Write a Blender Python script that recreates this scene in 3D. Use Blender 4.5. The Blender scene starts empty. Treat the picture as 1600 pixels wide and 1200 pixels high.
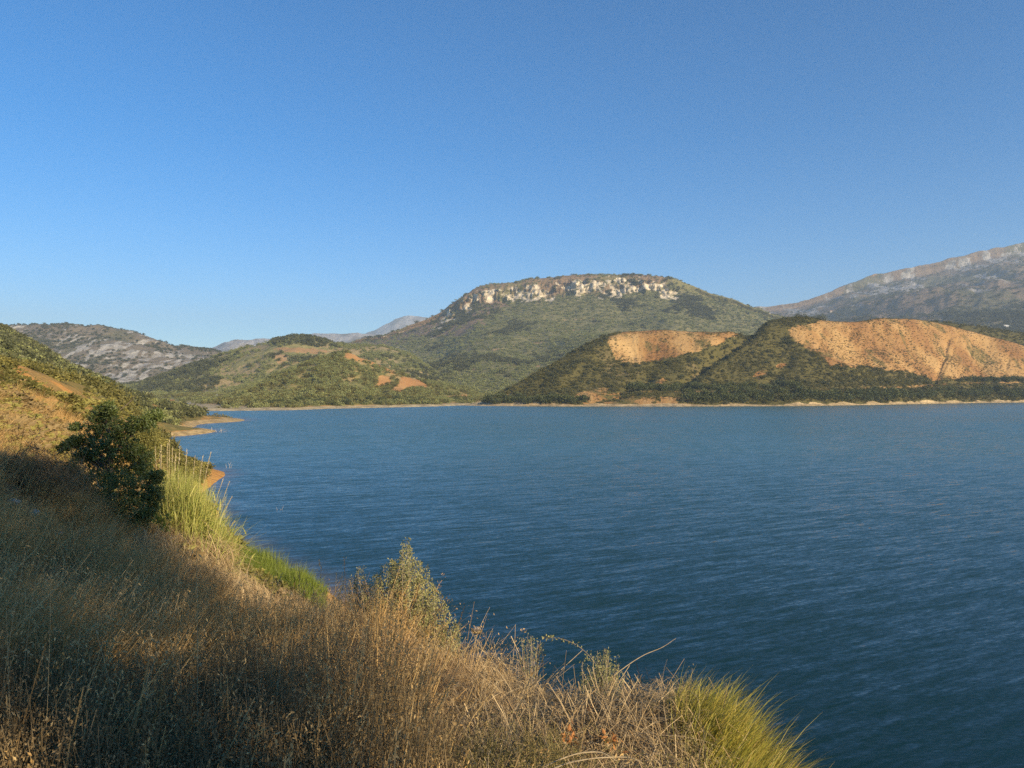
import bpy, math, random
import numpy as np
from mathutils import Vector, Matrix

rng = np.random.default_rng(7)
random.seed(7)
S = bpy.context.scene
COL = S.collection

# ------------------------------------------------------------------ camera, sky, sun, exposure
F, HY, H = 1155.0, 610.0, 15.0            # focal length in photo pixels, horizon row, eye height over the lake
cam = bpy.data.cameras.new('camera')
cam_o = bpy.data.objects.new('camera', cam)
COL.objects.link(cam_o)
cam_o.location = (0, 0, H)
cam_o.rotation_euler = (math.radians(90), 0, 0)
cam.sensor_width = 36
cam.lens = 36 * F / 1600
cam.shift_y = (HY - 600) / 1600
cam.clip_start = 0.05
cam.clip_end = 90000
S.camera = cam_o

SUN_AZ, SUN_EL = math.radians(46), math.radians(21)      # azimuth counted from straight behind towards the right
to_sun = Vector((math.sin(SUN_AZ) * math.cos(SUN_EL), -math.cos(SUN_AZ) * math.cos(SUN_EL), math.sin(SUN_EL)))
world = bpy.data.worlds.new('World')
S.world = world
world.use_nodes = True
wn = world.node_tree.nodes
wl = world.node_tree.links
bg = wn['Background']
sky = wn.new('ShaderNodeTexSky')
sky.sky_type = 'NISHITA'
sky.sun_disc = False
sky.sun_elevation = SUN_EL
sky.sun_rotation = math.pi - SUN_AZ
sky.altitude = 1200
sky.air_density = 1.0
sky.dust_density = 0.35
sky.ozone_density = 4.0
hsv = wn.new('ShaderNodeHueSaturation'); hsv.inputs['Saturation'].default_value = 1.36; hsv.inputs['Value'].default_value = .9
wl.new(sky.outputs[0], hsv.inputs['Color']); wl.new(hsv.outputs[0], bg.inputs[0])
bg.inputs[1].default_value = 0.112

sun = bpy.data.lights.new('sun', 'SUN')
sun.energy = 5.0
sun.angle = math.radians(0.5)
sun.color = (1.0, 0.82, 0.56)
sun_o = bpy.data.objects.new('sun', sun)
COL.objects.link(sun_o)
sun_o.rotation_euler = to_sun.to_track_quat('Z', 'Y').to_euler()
sun_o.location = (30, -40, 60)

S.view_settings.view_transform = 'Standard'
S.view_settings.look = 'None'
S.view_settings.exposure = 0.75
S.view_settings.gamma = 1
S.view_settings.use_curve_mapping = False
S.cycles.volume_bounces = 0
S.cycles.use_adaptive_sampling = False
S.cycles.max_bounces = 6
S.cycles.use_denoising = False
S.cycles.denoiser = 'OPENIMAGEDENOISE'
S.cycles.denoising_input_passes = 'RGB_ALBEDO_NORMAL'
S.cycles.denoising_prefilter = 'NONE'
HAZE_DENSITY = 0.000092

# ------------------------------------------------------------------ helpers
def _hash(ix, iy, seed):
    h = (ix.astype(np.int64) * 374761393 + iy.astype(np.int64) * 668265263 + seed * 974634721) & 0x7fffffff
    h = ((h ^ (h >> 13)) * 1274126177) & 0x7fffffff
    h = h ^ (h >> 16)
    return (h & 0xffff) / 65535.0

def vnoise(x, y, seed=0):
    x = np.asarray(x, float); y = np.asarray(y, float)
    ix = np.floor(x); iy = np.floor(y)
    fx = x - ix; fy = y - iy
    fx = fx * fx * fx * (fx * (fx * 6 - 15) + 10); fy = fy * fy * fy * (fy * (fy * 6 - 15) + 10)
    a = _hash(ix, iy, seed); b = _hash(ix + 1, iy, seed); c = _hash(ix, iy + 1, seed); d = _hash(ix + 1, iy + 1, seed)
    return (a + (b - a) * fx) * (1 - fy) + (c + (d - c) * fx) * fy

def fbm(x, y, oct=4, seed=0, gain=0.5):
    s = 0; a = 1.0; t = 0
    for k in range(oct):
        s = s + a * (vnoise(x, y, seed + k * 17) * 2 - 1); t += a
        x = np.asarray(x) * 2.03 + 13.7; y = np.asarray(y) * 2.03 - 7.1; a *= gain
    return s / t

def sstep(a, b, x):
    t = np.clip((x - a) / (b - a), 0, 1)
    return t * t * (3 - 2 * t)

def proj(X, Y, Z):
    Yc = np.maximum(Y, 0.2)
    return 800 + F * X / Yc, HY - F * (Z - H) / Yc

def dw(py):                                # distance at which the lake surface shows at row py
    return H * F / (py - HY)

def pt(px, py, d):
    return ((px - 800) / F * d, d, H - (py - HY) / F * d)

def seg_dist(px, py, poly):
    best = np.full(np.shape(px), 1e9)
    for (x0, y0), (x1, y1) in zip(poly[:-1], poly[1:]):
        dx, dy = x1 - x0, y1 - y0
        t = np.clip(((px - x0) * dx + (py - y0) * dy) / (dx * dx + dy * dy), 0, 1)
        best = np.minimum(best, np.hypot(px - x0 - t * dx, py - y0 - t * dy))
    return best

def in_poly(px, py, poly):
    r = np.zeros(np.shape(px), bool)
    n = len(poly)
    for i in range(n):
        x0, y0 = poly[i]; x1, y1 = poly[(i + 1) % n]
        c = ((y0 > py) != (y1 > py)) & (px < (x1 - x0) * (py - y0) / ((y1 - y0) if y1 != y0 else 1e-9) + x0)
        r ^= c
    return r

def tag(o, label=None, cat=None, group=None, kind=None):
    if label: o['label'] = label
    if cat: o['category'] = cat
    if group: o['group'] = group
    if kind: o['kind'] = kind
    return o

def mesh_np(name, verts, faces, mats=(), smooth=True, attrs=None, mat_idx=None):
    me = bpy.data.meshes.new(name)
    verts = np.asarray(verts, np.float32).reshape(-1, 3)
    faces = np.asarray(faces, np.int32)
    k = faces.shape[1]
    me.vertices.add(len(verts)); me.vertices.foreach_set('co', verts.ravel())
    me.loops.add(faces.size); me.loops.foreach_set('vertex_index', faces.ravel())
    me.polygons.add(len(faces))
    me.polygons.foreach_set('loop_start', np.arange(0, faces.size, k, dtype=np.int32))
    me.polygons.foreach_set('use_smooth', np.full(len(faces), smooth))
    if mat_idx is not None: me.polygons.foreach_set('material_index', np.asarray(mat_idx, np.int32))
    for a, v in (attrs or {}).items():
        at = me.attributes.new(a, 'FLOAT', 'POINT'); at.data.foreach_set('value', np.asarray(v, np.float32).ravel())
    for m in mats: me.materials.append(m)
    me.update(); me.validate()
    return me

def link(name, me, parent=None, loc=None):
    o = bpy.data.objects.new(name, me); COL.objects.link(o)
    if parent: o.parent = parent
    if loc is not None: o.location = loc
    return o

def empty(name, loc):
    o = bpy.data.objects.new(name, None); COL.objects.link(o); o.location = loc
    o.empty_display_size = 0.2
    return o

class MB:                                  # collects triangles / quads (all stored as quads or tris)
    def __init__(s): s.v = []; s.f = []; s.n = 0
    def add(s, v, f):
        v = np.asarray(v, float).reshape(-1, 3); f = np.asarray(f, int)
        s.v.append(v); s.f.append(f + s.n); s.n += len(v)
    def mesh(s, name, mats, smooth=True):
        v = np.concatenate(s.v)
        fs = []
        for f in s.f:
            if f.shape[1] == 4: fs += [f[:, [0, 1, 2]], f[:, [0, 2, 3]]]
            else: fs.append(f)
        return mesh_np(name, v, np.concatenate(fs), mats, smooth)

def blades(mb, base, tip, bend, width, segs=4, tipw=0.1, side=None):
    """ribbons from base to tip (N,3) pulled by bend (N,3) in the middle, width (N,)"""
    base = np.asarray(base, float); tip = np.asarray(tip, float); bend = np.asarray(bend, float)
    N = len(base); width = np.broadcast_to(np.asarray(width, float), (N,))
    t = np.linspace(0, 1, segs + 1)[None, :, None]
    mid = (base + tip) / 2 + bend
    c = (1 - t) ** 2 * base[:, None] + 2 * t * (1 - t) * mid[:, None] + t * t * tip[:, None]
    if side is None:
        a = rng.uniform(0, 2 * np.pi, N)
        side = np.stack([np.cos(a), np.sin(a), 0.15 * rng.normal(size=N)], 1)
    side = side / np.linalg.norm(side, axis=1, keepdims=True)
    w = width[:, None, None] * (1 - (1 - tipw) * t ** 1.5) * 0.5
    L = c - side[:, None] * w; R = c + side[:, None] * w
    v = np.stack([L, R], 2).reshape(N, -1, 3)
    k = np.arange(segs) * 2
    f1 = np.stack([k, k + 1, k + 3, k + 2], 1)
    f = (f1[None] + (np.arange(N) * (segs + 1) * 2)[:, None, None]).reshape(-1, 4)
    mb.add(v.reshape(-1, 3), f)
    return c

def leaves(mb, pos, direc, length, width):
    """folded diamond leaves: two triangles pairs"""
    pos = np.asarray(pos, float); N = len(pos)
    d = np.asarray(direc, float); d = d / (np.linalg.norm(d, axis=1, keepdims=True) + 1e-9)
    r = rng.normal(size=(N, 3)); s = np.cross(d, r); s /= (np.linalg.norm(s, axis=1, keepdims=True) + 1e-9)
    n = np.cross(s, d)
    length = np.broadcast_to(np.asarray(length, float), (N,))[:, None]; width = np.broadcast_to(np.asarray(width, float), (N,))[:, None]
    v = np.stack([pos, pos + d * length * .5 + s * width * .5 + n * width * .15, pos + d * length, pos + d * length * .5 - s * width * .5 + n * width * .15], 1)
    f = (np.array([[0, 1, 2], [0, 2, 3]])[None] + (np.arange(N) * 4)[:, None, None]).reshape(-1, 3)
    mb.add(v.reshape(-1, 3), f)

def tube(mb, pts, radii, n=6):
    pts = np.asarray(pts, float); radii = np.asarray(radii, float)
    m = len(pts)
    t = np.gradient(pts, axis=0); t /= (np.linalg.norm(t, axis=1, keepdims=True) + 1e-9)
    ref = np.array([0.31, 0.87, 0.2])
    a = np.cross(t, ref); a /= (np.linalg.norm(a, axis=1, keepdims=True) + 1e-9)
    b = np.cross(t, a)
    ang = np.linspace(0, 2 * np.pi, n, endpoint=False)
    v = pts[:, None] + radii[:, None, None] * (np.cos(ang)[None, :, None] * a[:, None] + np.sin(ang)[None, :, None] * b[:, None])
    i = np.arange(m - 1)[:, None] * n; j = np.arange(n)[None]; j2 = (np.arange(n)[None] + 1) % n
    f = np.stack([i + j, i + j2, i + n + j2, i + n + j], -1).reshape(-1, 4)
    mb.add(v.reshape(-1, 3), f)

# ------------------------------------------------------------------ materials
def nodes(name):
    m = bpy.data.materials.new(name); m.use_nodes = True
    nt = m.node_tree; nt.nodes.clear()
    return m, nt, nt.nodes, nt.links

def nd(nt, t, **kw):
    n = nt.nodes.new(t)
    for k, v in kw.items():
        if k.startswith('i_'): n.inputs[k[2:].replace('_', ' ')].default_value = v
        else: setattr(n, k, v)
    return n

def ramp(nt, fac, stops):
    r = nt.nodes.new('ShaderNodeValToRGB')
    e = r.color_ramp.elements
    while len(e) < len(stops): e.new(0.5)
    for el, (p, c) in zip(e, stops):
        el.position = p; el.color = (*c, 1) if len(c) == 3 else c
    nt.links.new(fac, r.inputs[0])
    return r.outputs[0]

def mixc(nt, fac, a, b, mode='MIX'):
    m = nt.nodes.new('ShaderNodeMix'); m.data_type = 'RGBA'; m.blend_type = mode
    for s, v in ((m.inputs[0], fac), (m.inputs[6], a), (m.inputs[7], b)):
        if isinstance(v, (int, float)): s.default_value = v
        elif isinstance(v, tuple): s.default_value = (*v, 1)
        else: nt.links.new(v, s)
    return m.outputs[2]

def math_(nt, op, a, b=None, clamp=False):
    m = nt.nodes.new('ShaderNodeMath'); m.operation = op; m.use_clamp = clamp
    for s, v in ((m.inputs[0], a), (m.inputs[1], b)):
        if v is None: continue
        if isinstance(v, (int, float)): s.default_value = v
        else: nt.links.new(v, s)
    return m.outputs[0]

def noise_tex(nt, scale, detail=4, rough=0.55, vec=None, dist=0.0):
    n = nt.nodes.new('ShaderNodeTexNoise'); n.inputs['Scale'].default_value = scale
    n.inputs['Detail'].default_value = detail; n.inputs['Roughness'].default_value = rough; n.inputs['Distortion'].default_value = dist
    if vec is not None: nt.links.new(vec, n.inputs['Vector'])
    return n.outputs[0]

def attr(nt, name):
    a = nt.nodes.new('ShaderNodeAttribute'); a.attribute_name = name
    return a.outputs['Fac']

def leaf_mat(name, cols, rough=0.55, transl=0.25, spread=0.25, spec=0.3):
    """foliage: random colour per leaf clump / instance from cols, a share of light through the blade"""
    m, nt, N, L = nodes(name)
    out = nd(nt, 'ShaderNodeOutputMaterial')
    oi = nd(nt, 'ShaderNodeObjectInfo')
    geo = nd(nt, 'ShaderNodeNewGeometry')
    r = math_(nt, 'ADD', math_(nt, 'MULTIPLY', oi.outputs['Random'], 1 - spread), math_(nt, 'MULTIPLY', geo.outputs['Random Per Island'], spread))
    c = ramp(nt, r, [(i / max(1, len(cols) - 1), k) for i, k in enumerate(cols)])
    p = nd(nt, 'ShaderNodeBsdfPrincipled'); p.inputs['Roughness'].default_value = rough
    p.inputs['Specular IOR Level'].default_value = spec
    L.new(c, p.inputs['Base Color'])
    if transl > 0:
        t = nd(nt, 'ShaderNodeBsdfTranslucent'); L.new(c, t.inputs[0])
        mx = nd(nt, 'ShaderNodeMixShader'); mx.inputs[0].default_value = transl
        L.new(p.outputs[0], mx.inputs[1]); L.new(t.outputs[0], mx.inputs[2]); L.new(mx.outputs[0], out.inputs[0])
    else: L.new(p.outputs[0], out.inputs[0])
    return m

def terrain_mat(name, soil, soil2, green, green2, rock=(.42, .38, .32), scale=1.0, bump=0.6, dry=(.3, .22, .11)):
    """soil where attribute bare = 1, low scrub where 0, pale rock where rock = 1, dry grass where dry = 1"""
    m, nt, N, L = nodes(name)
    out = nd(nt, 'ShaderNodeOutputMaterial'); p = nd(nt, 'ShaderNodeBsdfPrincipled'); p.inputs['Roughness'].default_value = 0.9
    p.inputs['Specular IOR Level'].default_value = 0.15
    tc = nd(nt, 'ShaderNodeTexCoord'); v = tc.outputs['Object']
    n1 = noise_tex(nt, 0.05 / scale, 6, 0.6, v); n2 = noise_tex(nt, 0.35 / scale, 5, 0.6, v); n3 = noise_tex(nt, 1.7 / scale, 4, 0.6, v)
    g = mixc(nt, ramp(nt, n2, [(.35, (0, 0, 0)), (.65, (1, 1, 1))]), green, green2)
    s = mixc(nt, ramp(nt, n1, [(.38, (0, 0, 0)), (.62, (1, 1, 1))]), soil, soil2)
    s = mixc(nt, math_(nt, 'MULTIPLY', ramp(nt, n3, [(.4, (0, 0, 0)), (.7, (1, 1, 1))]), 0.35), s, tuple(x * .62 for x in soil2))
    s = mixc(nt, math_(nt, 'MULTIPLY', attr(nt, 'streak'), 1.0, True), s, tuple(x * 1.3 for x in (soil[0] * .95, soil[1] * 1.05, soil[2] * 1.2)))
    s = mixc(nt, math_(nt, 'MULTIPLY', attr(nt, 'streak'), -1.0, True), s, (soil2[0] * .62, soil2[1] * .5, soil2[2] * .5))
    dcol = mixc(nt, ramp(nt, n3, [(.35, (0, 0, 0)), (.65, (1, 1, 1))]), dry, tuple(x * .6 for x in dry))
    def edge(a, w=.5):
        e = math_(nt, 'ADD', a, math_(nt, 'MULTIPLY', math_(nt, 'SUBTRACT', n2, .5), w))
        e = math_(nt, 'ADD', e, math_(nt, 'MULTIPLY', math_(nt, 'SUBTRACT', n3, .5), w))
        return ramp(nt, e, [(.38, (0, 0, 0)), (.62, (1, 1, 1))])
    c = mixc(nt, edge(attr(nt, 'dry')), g, dcol)
    c = mixc(nt, edge(attr(nt, 'bare')), c, s)
    rk = mixc(nt, ramp(nt, n2, [(.4, (0, 0, 0)), (.6, (1, 1, 1))]), rock, tuple(x * .55 for x in rock))
    c = mixc(nt, edge(attr(nt, 'rock'), .9), c, rk)
    L.new(c, p.inputs['Base Color'])
    b = nd(nt, 'ShaderNodeBump'); b.inputs['Strength'].default_value = bump; b.inputs['Distance'].default_value = 1.2 * scale
    L.new(math_(nt, 'ADD', n2, math_(nt, 'MULTIPLY', n3, .4)), b.inputs['Height']); L.new(b.outputs[0], p.inputs['Normal'])
    L.new(p.outputs[0], out.inputs[0])
    return m

def plain_mat(name, c1, c2, scale=8, rough=.8, bump=.3):
    m, nt, N, L = nodes(name)
    out = nd(nt, 'ShaderNodeOutputMaterial'); p = nd(nt, 'ShaderNodeBsdfPrincipled'); p.inputs['Roughness'].default_value = rough
    tc = nd(nt, 'ShaderNodeTexCoord'); n = noise_tex(nt, scale, 6, .6, tc.outputs['Object'])
    L.new(ramp(nt, n, [(.35, c1), (.65, c2)]), p.inputs['Base Color'])
    b = nd(nt, 'ShaderNodeBump'); b.inputs['Strength'].default_value = bump; b.inputs['Distance'].default_value = .3 / scale
    L.new(n, b.inputs['Height']); L.new(b.outputs[0], p.inputs['Normal']); L.new(p.outputs[0], out.inputs[0])
    return m

# ------------------------------------------------------------------ water
def water_mat():
    m, nt, N, L = nodes('lake_water')
    out = nd(nt, 'ShaderNodeOutputMaterial'); p = nd(nt, 'ShaderNodeBsdfPrincipled')
    p.inputs['Roughness'].default_value = 0.1; p.inputs['IOR'].default_value = 1.62
    tc = nd(nt, 'ShaderNodeTexCoord')
    sh = attr(nt, 'shallow')
    sp0 = nd(nt, 'ShaderNodeSeparateXYZ'); L.new(tc.outputs['Object'], sp0.inputs[0])
    sky_sheen = nd(nt, 'ShaderNodeMapRange'); L.new(sp0.outputs[1], sky_sheen.inputs[0]); sky_sheen.inputs[1].default_value = 22; sky_sheen.inputs[2].default_value = 190
    c = mixc(nt, sky_sheen.outputs[0], (.0001, .012, .006), (.036, .088, .078))      # dark water by the bank; open water painted paler for reflected sky
    c = mixc(nt, sh, c, (.12, .085, .045))
    L.new(c, p.inputs['Base Color'])
    def wave(ang, sx, sy, scale, detail, dist=0.0):
        mp = nd(nt, 'ShaderNodeMapping'); mp.inputs['Scale'].default_value = (sx, sy, 1)
        vr = nd(nt, 'ShaderNodeVectorRotate', rotation_type='Z_AXIS'); vr.inputs['Angle'].default_value = math.radians(ang)
        L.new(tc.outputs['Object'], vr.inputs['Vector']); L.new(vr.outputs[0], mp.inputs[0])
        n = nt.nodes.new('ShaderNodeTexNoise'); n.inputs['Scale'].default_value = scale; n.inputs['Detail'].default_value = detail
        n.inputs['Roughness'].default_value = .55; n.inputs['Distortion'].default_value = dist
        L.new(mp.outputs[0], n.inputs['Vector'])
        return n.outputs[1]
    gust = ramp(nt, noise_tex(nt, .012, 3, .5, tc.outputs['Object']), [(.35, (.7, .7, .7)), (.65, (1, 1, 1))])
    tot = None
    for ang, sx, sy, sc, det, ax, ay in ((-23, .12, 1.0, 1.25, 2, .2, .75), (-29, .15, 1.0, 3.3, 2, .3, .9), (-10, .28, 1.0, 9.5, 2, .6, 1.1)):
        v = nd(nt, 'ShaderNodeVectorMath', operation='SUBTRACT'); L.new(wave(ang, sx, sy, sc, det, .3), v.inputs[0]); v.inputs[1].default_value = (.5, .5, .5)
        w = nd(nt, 'ShaderNodeVectorMath', operation='MULTIPLY'); L.new(v.outputs[0], w.inputs[0]); w.inputs[1].default_value = (ax, ay, 0)
        if tot is None: tot = w.outputs[0]
        else:
            a = nd(nt, 'ShaderNodeVectorMath', operation='ADD'); L.new(tot, a.inputs[0]); L.new(w.outputs[0], a.inputs[1]); tot = a.outputs[0]
    # wind waves grow with the fetch away from the sheltered near bank
    sp = nd(nt, 'ShaderNodeSeparateXYZ'); L.new(tc.outputs['Object'], sp.inputs[0])
    fetch = nd(nt, 'ShaderNodeMapRange', interpolation_type='SMOOTHSTEP'); L.new(sp.outputs[1], fetch.inputs[0])
    for k, v in zip((1, 2, 3, 4), (15., 330., .43, .78)): fetch.inputs[k].default_value = v
    g = nd(nt, 'ShaderNodeVectorMath', operation='MULTIPLY'); L.new(tot, g.inputs[0]); L.new(gust, g.inputs[1])
    g2 = nd(nt, 'ShaderNodeVectorMath', operation='SCALE'); L.new(g.outputs[0], g2.inputs[0]); L.new(fetch.outputs[0], g2.inputs['Scale'])
    lean = nd(nt, 'ShaderNodeCombineXYZ'); lean.inputs[2].default_value = 1; L.new(math_(nt, 'MULTIPLY', fetch.outputs[0], -.23), lean.inputs[1])
    a = nd(nt, 'ShaderNodeVectorMath', operation='ADD'); L.new(g2.outputs[0], a.inputs[0]); L.new(lean.outputs[0], a.inputs[1])
    nn = nd(nt, 'ShaderNodeVectorMath', operation='NORMALIZE'); L.new(a.outputs[0], nn.inputs[0]); L.new(nn.outputs[0], p.inputs['Normal'])
    L.new(p.outputs[0], out.inputs[0])
    return m

# ------------------------------------------------------------------ near bank and left hill: one height field
# (column in the photo, forward distance, height over the lake)
G = []
def colpts(px, *dz):
    for d, z in dz: G.append(((px - 800) / F * d, d, z))
colpts(-600, (6, 14.0), (20, 15.5), (60, 19), (150, 34), (320, 62), (520, 95))
colpts(-250, (3, 13.5), (8, 13.4), (15, 14.0), (30, 15.5), (60, 17.5), (120, 24), (250, 42), (400, 66), (600, 80))
colpts(0, (2, 13.3), (4, 13.1), (8, 12.9), (15, 13.2), (25, 13.5), (45, 14.2), (80, 15.7), (130, 17.5), (250, 25.0), (350, 37), (480, 54.5), (600, 42))
colpts(100, (4, 13.0), (8, 12.5), (15, 12.2), (22, 12.0), (35, 12.3), (60, 12.9), (80, 13.3), (92, 14.6), (130, 15.4), (220, 18.4), (300, 22), (420, 27.5), (560, 15))
colpts(200, (4, 12.9), (8, 12.2), (15, 11.1), (22, 10.6), (30, 10.8), (45, 11.0), (70, 11.3), (110, 12.2), (160, 12.3), (250, 12.2), (350, 12.6), (480, 5))
colpts(245, (8, 12.1), (15, 10.9), (22, 10.3), (30, 9.6), (45, 7.2), (70, 5), (100, 3.6), (130, 2.6), (148, 1.2), (158, -1.0), (195, -2.5), (228, -1.2))
colpts(300, (4, 12.8), (8, 12.1), (15, 10.9), (21, 10.3), (28, 9.0), (40, 6.2), (60, 4.0), (90, 2.4), (120, 1.9), (138, 1.2), (146, -.8), (180, -3))
colpts(345, (15, 10.8), (22, 9.4), (35, 5.8), (55, 2.8), (72, .5), (82, -.8), (105, -1.2), (122, -.3), (130, .5), (137, .1), (144, -1.2))
colpts(430, (2.5, 13.2), (4, 13.1), (8, 12.3), (13, 10.6), (18, 8.8), (26, 6.6), (38, 3.6), (50, 1.7), (60, .3), (66, -.8), (90, -3))
colpts(500, (8, 12.15), (12, 10.8), (18, 8.2), (30, 4.6), (45, 1.8), (55, .2), (60, -.8), (80, -3))
colpts(600, (2.5, 13.2), (4, 13.0), (8, 12.2), (10.5, 11.2), (15, 8.3), (25, 4.2), (38, 1.0), (45, -.3), (60, -3))
colpts(720, (2.2, 13.2), (4, 12.9), (6.5, 12.35), (8.5, 11.2), (12, 8.3), (20, 4), (30, .6), (36, -1), (50, -3))
colpts(850, (2, 13.2), (3.5, 12.95), (5.5, 12.5), (7, 11.5), (9, 9.3), (14, 5.2), (22, .8), (27, -1.2), (40, -3))
colpts(1000, (2, 13.15), (3.5, 12.9), (5, 12.6), (6.2, 11.6), (8, 9.2), (12, 5), (18, .6), (22, -1.5), (34, -3.5))
colpts(1130, (2, 13.1), (3.5, 12.85), (4.8, 12.6), (5.8, 11.5), (7.5, 8.9), (11, 4.8), (16, .2), (21, -2.5))
colpts(1200, (2, 13.15), (3.2, 13.02), (4.2, 12.68), (5.2, 11.4), (7, 8.6))
colpts(1250, (2, 13.1), (3, 12.98), (3.7, 12.62), (4.6, 11.2), (7, 7.7), (10, 4), (14, 0), (20, -3))
colpts(1310, (1.6, 12.9), (2.6, 12.5), (3.4, 11.7), (4.6, 10))
colpts(1500, (1.8, 12.7), (3, 11.5), (4.2, 9.9), (6, 7.2), (8, 4.2), (12, -.5), (18, -3))
colpts(2100, (1.2, 12.8), (2, 11.6), (3, 9.8), (4.5, 7), (6.5, 3.5), (9, -.6), (14, -3))
# low spits on the left
def wl_pt(px, py, z=0.0, dd=0.0):
    d = dw(py) + dd
    G.append(((px - 800) / F * d, d, z))
for px, py in ((240, 684.5), (270, 682.5), (300, 680.5), (325, 677)): wl_pt(px, py, -.15); wl_pt(px, py, -1.8, -14)
wl_pt(338, 674, -.1); wl_pt(350, 673.5, -1.6)
for px, py in ((330, 670.5), (312, 668.5), (290, 669)): G.append((*pt(px, py, dw(py + 4.5))[:2], 1.2))
G.append((*pt(322, 668, 296)[:2], -.9)); G.append((*pt(318, 668, 318)[:2], -1.2)); G.append((*pt(340, 665, 330)[:2], -2))
G.append((*pt(300, 668, 330)[:2], .8)); G.append((*pt(300, 660, 352)[:2], 2.8)); G.append((*pt(270, 660, 300)[:2], 3.2)); G.append((*pt(270, 660, 345)[:2], 4.2))
G.append((*pt(240, 660, 265)[:2], 2.4)); G.append((*pt(240, 660, 300)[:2], 4.6)); G.append((*pt(240, 660, 380)[:2], 6.2))
for px, py in ((322, 664.5), (350, 661), (375, 658.6)): wl_pt(px, py, -.1); wl_pt(px, py, -1.6, -14)
wl_pt(388, 656.8, -.2); wl_pt(402, 656, -1.6)
for px, py, z in ((325, 655, 1.8), (350, 655, .95), (372, 655.5, .6)): G.append((*pt(px, py, dw(658.3 if px < 370 else 657.2))[:2], z))
for px, d in ((330, 425), (350, 408), (372, 398)): G.append((*pt(px, 640, d)[:2], -.2)); G.append((*pt(px, 640, d + 18)[:2], -2))
G.append((*pt(290, 640, 420)[:2], 5.5)); G.append((*pt(290, 640, 470)[:2], -1)); G.append((*pt(240, 640, 500)[:2], -.5)); G.append((*pt(320, 640, 470)[:2], -2.5))
# behind and beside the camera
for x, y, z in ((0, 0, 13.35), (-4, 0, 13.6), (4, 0, 12.2), (0, -5, 14.0), (8, -9, 14.4), (-9, -6, 14.6), (0, -14, 15.2), (14, -16, 15.5), (-20, -12, 17),
                (-30, 5, 16.6), (9, -4, 11.8), (14, -6, 11.0), (22, -12, 11), (26, -5, 2), (0, -26, 17), (25, -30, 17), (-35, -30, 21), (34, -20, 6)):
    G.append((x, y, z))
G = np.array(G)
def warp(x, y): return np.arcsinh(np.asarray(x) / 5.0), np.arcsinh(np.asarray(y) / 5.0)
gu, gv = warp(G[:, 0], G[:, 1])
def tps_k(r2): return 0.5 * r2 * np.log(r2 + 1e-12)
n = len(G)
K = tps_k((gu[:, None] - gu[None]) ** 2 + (gv[:, None] - gv[None]) ** 2) + np.eye(n) * 2e-3
Pm = np.stack([np.ones(n), gu, gv], 1)
A = np.block([[K, Pm], [Pm.T, np.zeros((3, 3))]])
W = np.linalg.solve(A, np.concatenate([G[:, 2], np.zeros(3)]))
def bank_base(x, y):
    sh = np.shape(x); u, v = warp(x, y); u = u.ravel(); v = v.ravel()
    z = np.empty(len(u))
    for i in range(0, len(u), 20000):
        s = slice(i, i + 20000)
        z[s] = tps_k((u[s, None] - gu[None]) ** 2 + (v[s, None] - gv[None]) ** 2) @ W[:n] + W[n] + W[n + 1] * u[s] + W[n + 2] * v[s]
    return z.reshape(sh)
def bank_z(x, y):
    x = np.asarray(x, float); y = np.asarray(y, float)
    z = bank_base(x, y)
    r = np.hypot(x, y)
    z = z + fbm(x * .6, y * .6, 4, 3) * .12 * sstep(.3, 3, r)
    z = z + fbm(x / 11., y / 11., 4, 5) * .9 * sstep(14, 60, r) * sstep(.5, 4, z)
    z = z + fbm(x / 60., y / 60., 4, 6) * 5 * sstep(110, 320, r) * sstep(2, 16, z)
    z = z + fbm(x / 4., y / 4., 3, 8) * .25 * sstep(20, 60, r) * sstep(-.3, 1.0, z)
    # cut bank of bare earth at the golden slope
    px, py = proj(x, y, z)
    cm = sstep(-10, 20, px) * sstep(150, 120, px) * (y > 40)
    rr = r + fbm(x / 3, y / 3, 3, 74) * 3
    z = z - 1.1 * cm * sstep(62, 78, r) * sstep(92, 86, rr) + .3 * cm * sstep(120, 95, r) * sstep(88, 93, rr)
    return z

def tgrid(lo, hi, n, k):
    return np.sinh(np.linspace(np.arcsinh(lo / k), np.arcsinh(hi / k), n)) * k
gx = tgrid(-430, 32, 420, 6.0); gy = tgrid(-32, 610, 430, 6.0)
GX, GY = np.meshgrid(gx, gy)
GZ = np.maximum(bank_z(GX, GY), -4.0)
def grid_faces(ny, nx):
    i = np.arange(ny - 1)[:, None] * nx; j = np.arange(nx - 1)[None]
    return np.stack([i + j, i + j + 1, i + nx + j + 1, i + nx + j], -1).reshape(-1, 4)
BPX, BPY = proj(GX, GY, GZ)
R_ = np.hypot(GX, GY)
bare = sstep(1.6, .9, GZ + fbm(GX / 6, GY / 6, 3, 9) * .4) * (R_ > 25)
def splat(mask, px, py, polys, soft=0):
    for p in polys: mask = np.maximum(mask, in_poly(px, py, p).astype(float))
    return mask
far_l = (R_ > 40) & (GY > 0)
wob = fbm(GX / 7, GY / 7, 4, 41) * 7
bare = np.maximum(bare, splat(np.zeros_like(bare), BPX + wob, BPY + wob * .6, [
    [(30, 617), (60, 617), (85, 622), (110, 628), (122, 636), (112, 642), (85, 638), (55, 628), (32, 630)],
    [(0, 624), (14, 621), (10, 628), (0, 630)], [(130, 630), (140, 633), (146, 644), (136, 641)],
    [(216, 640), (228, 628), (240, 630), (246, 640), (235, 646)], [(196, 642), (212, 640), (215, 654), (200, 652)],
    [(90, 611), (97, 614), (92, 619)], [(95, 605), (108, 606), (106, 609), (96, 608)], [(258, 628), (276, 630), (270, 634)],
    [(310, 652), (328, 650), (330, 658), (312, 658)], [(24, 552), (58, 556), (54, 562), (26, 560)]]) * far_l)
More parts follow.
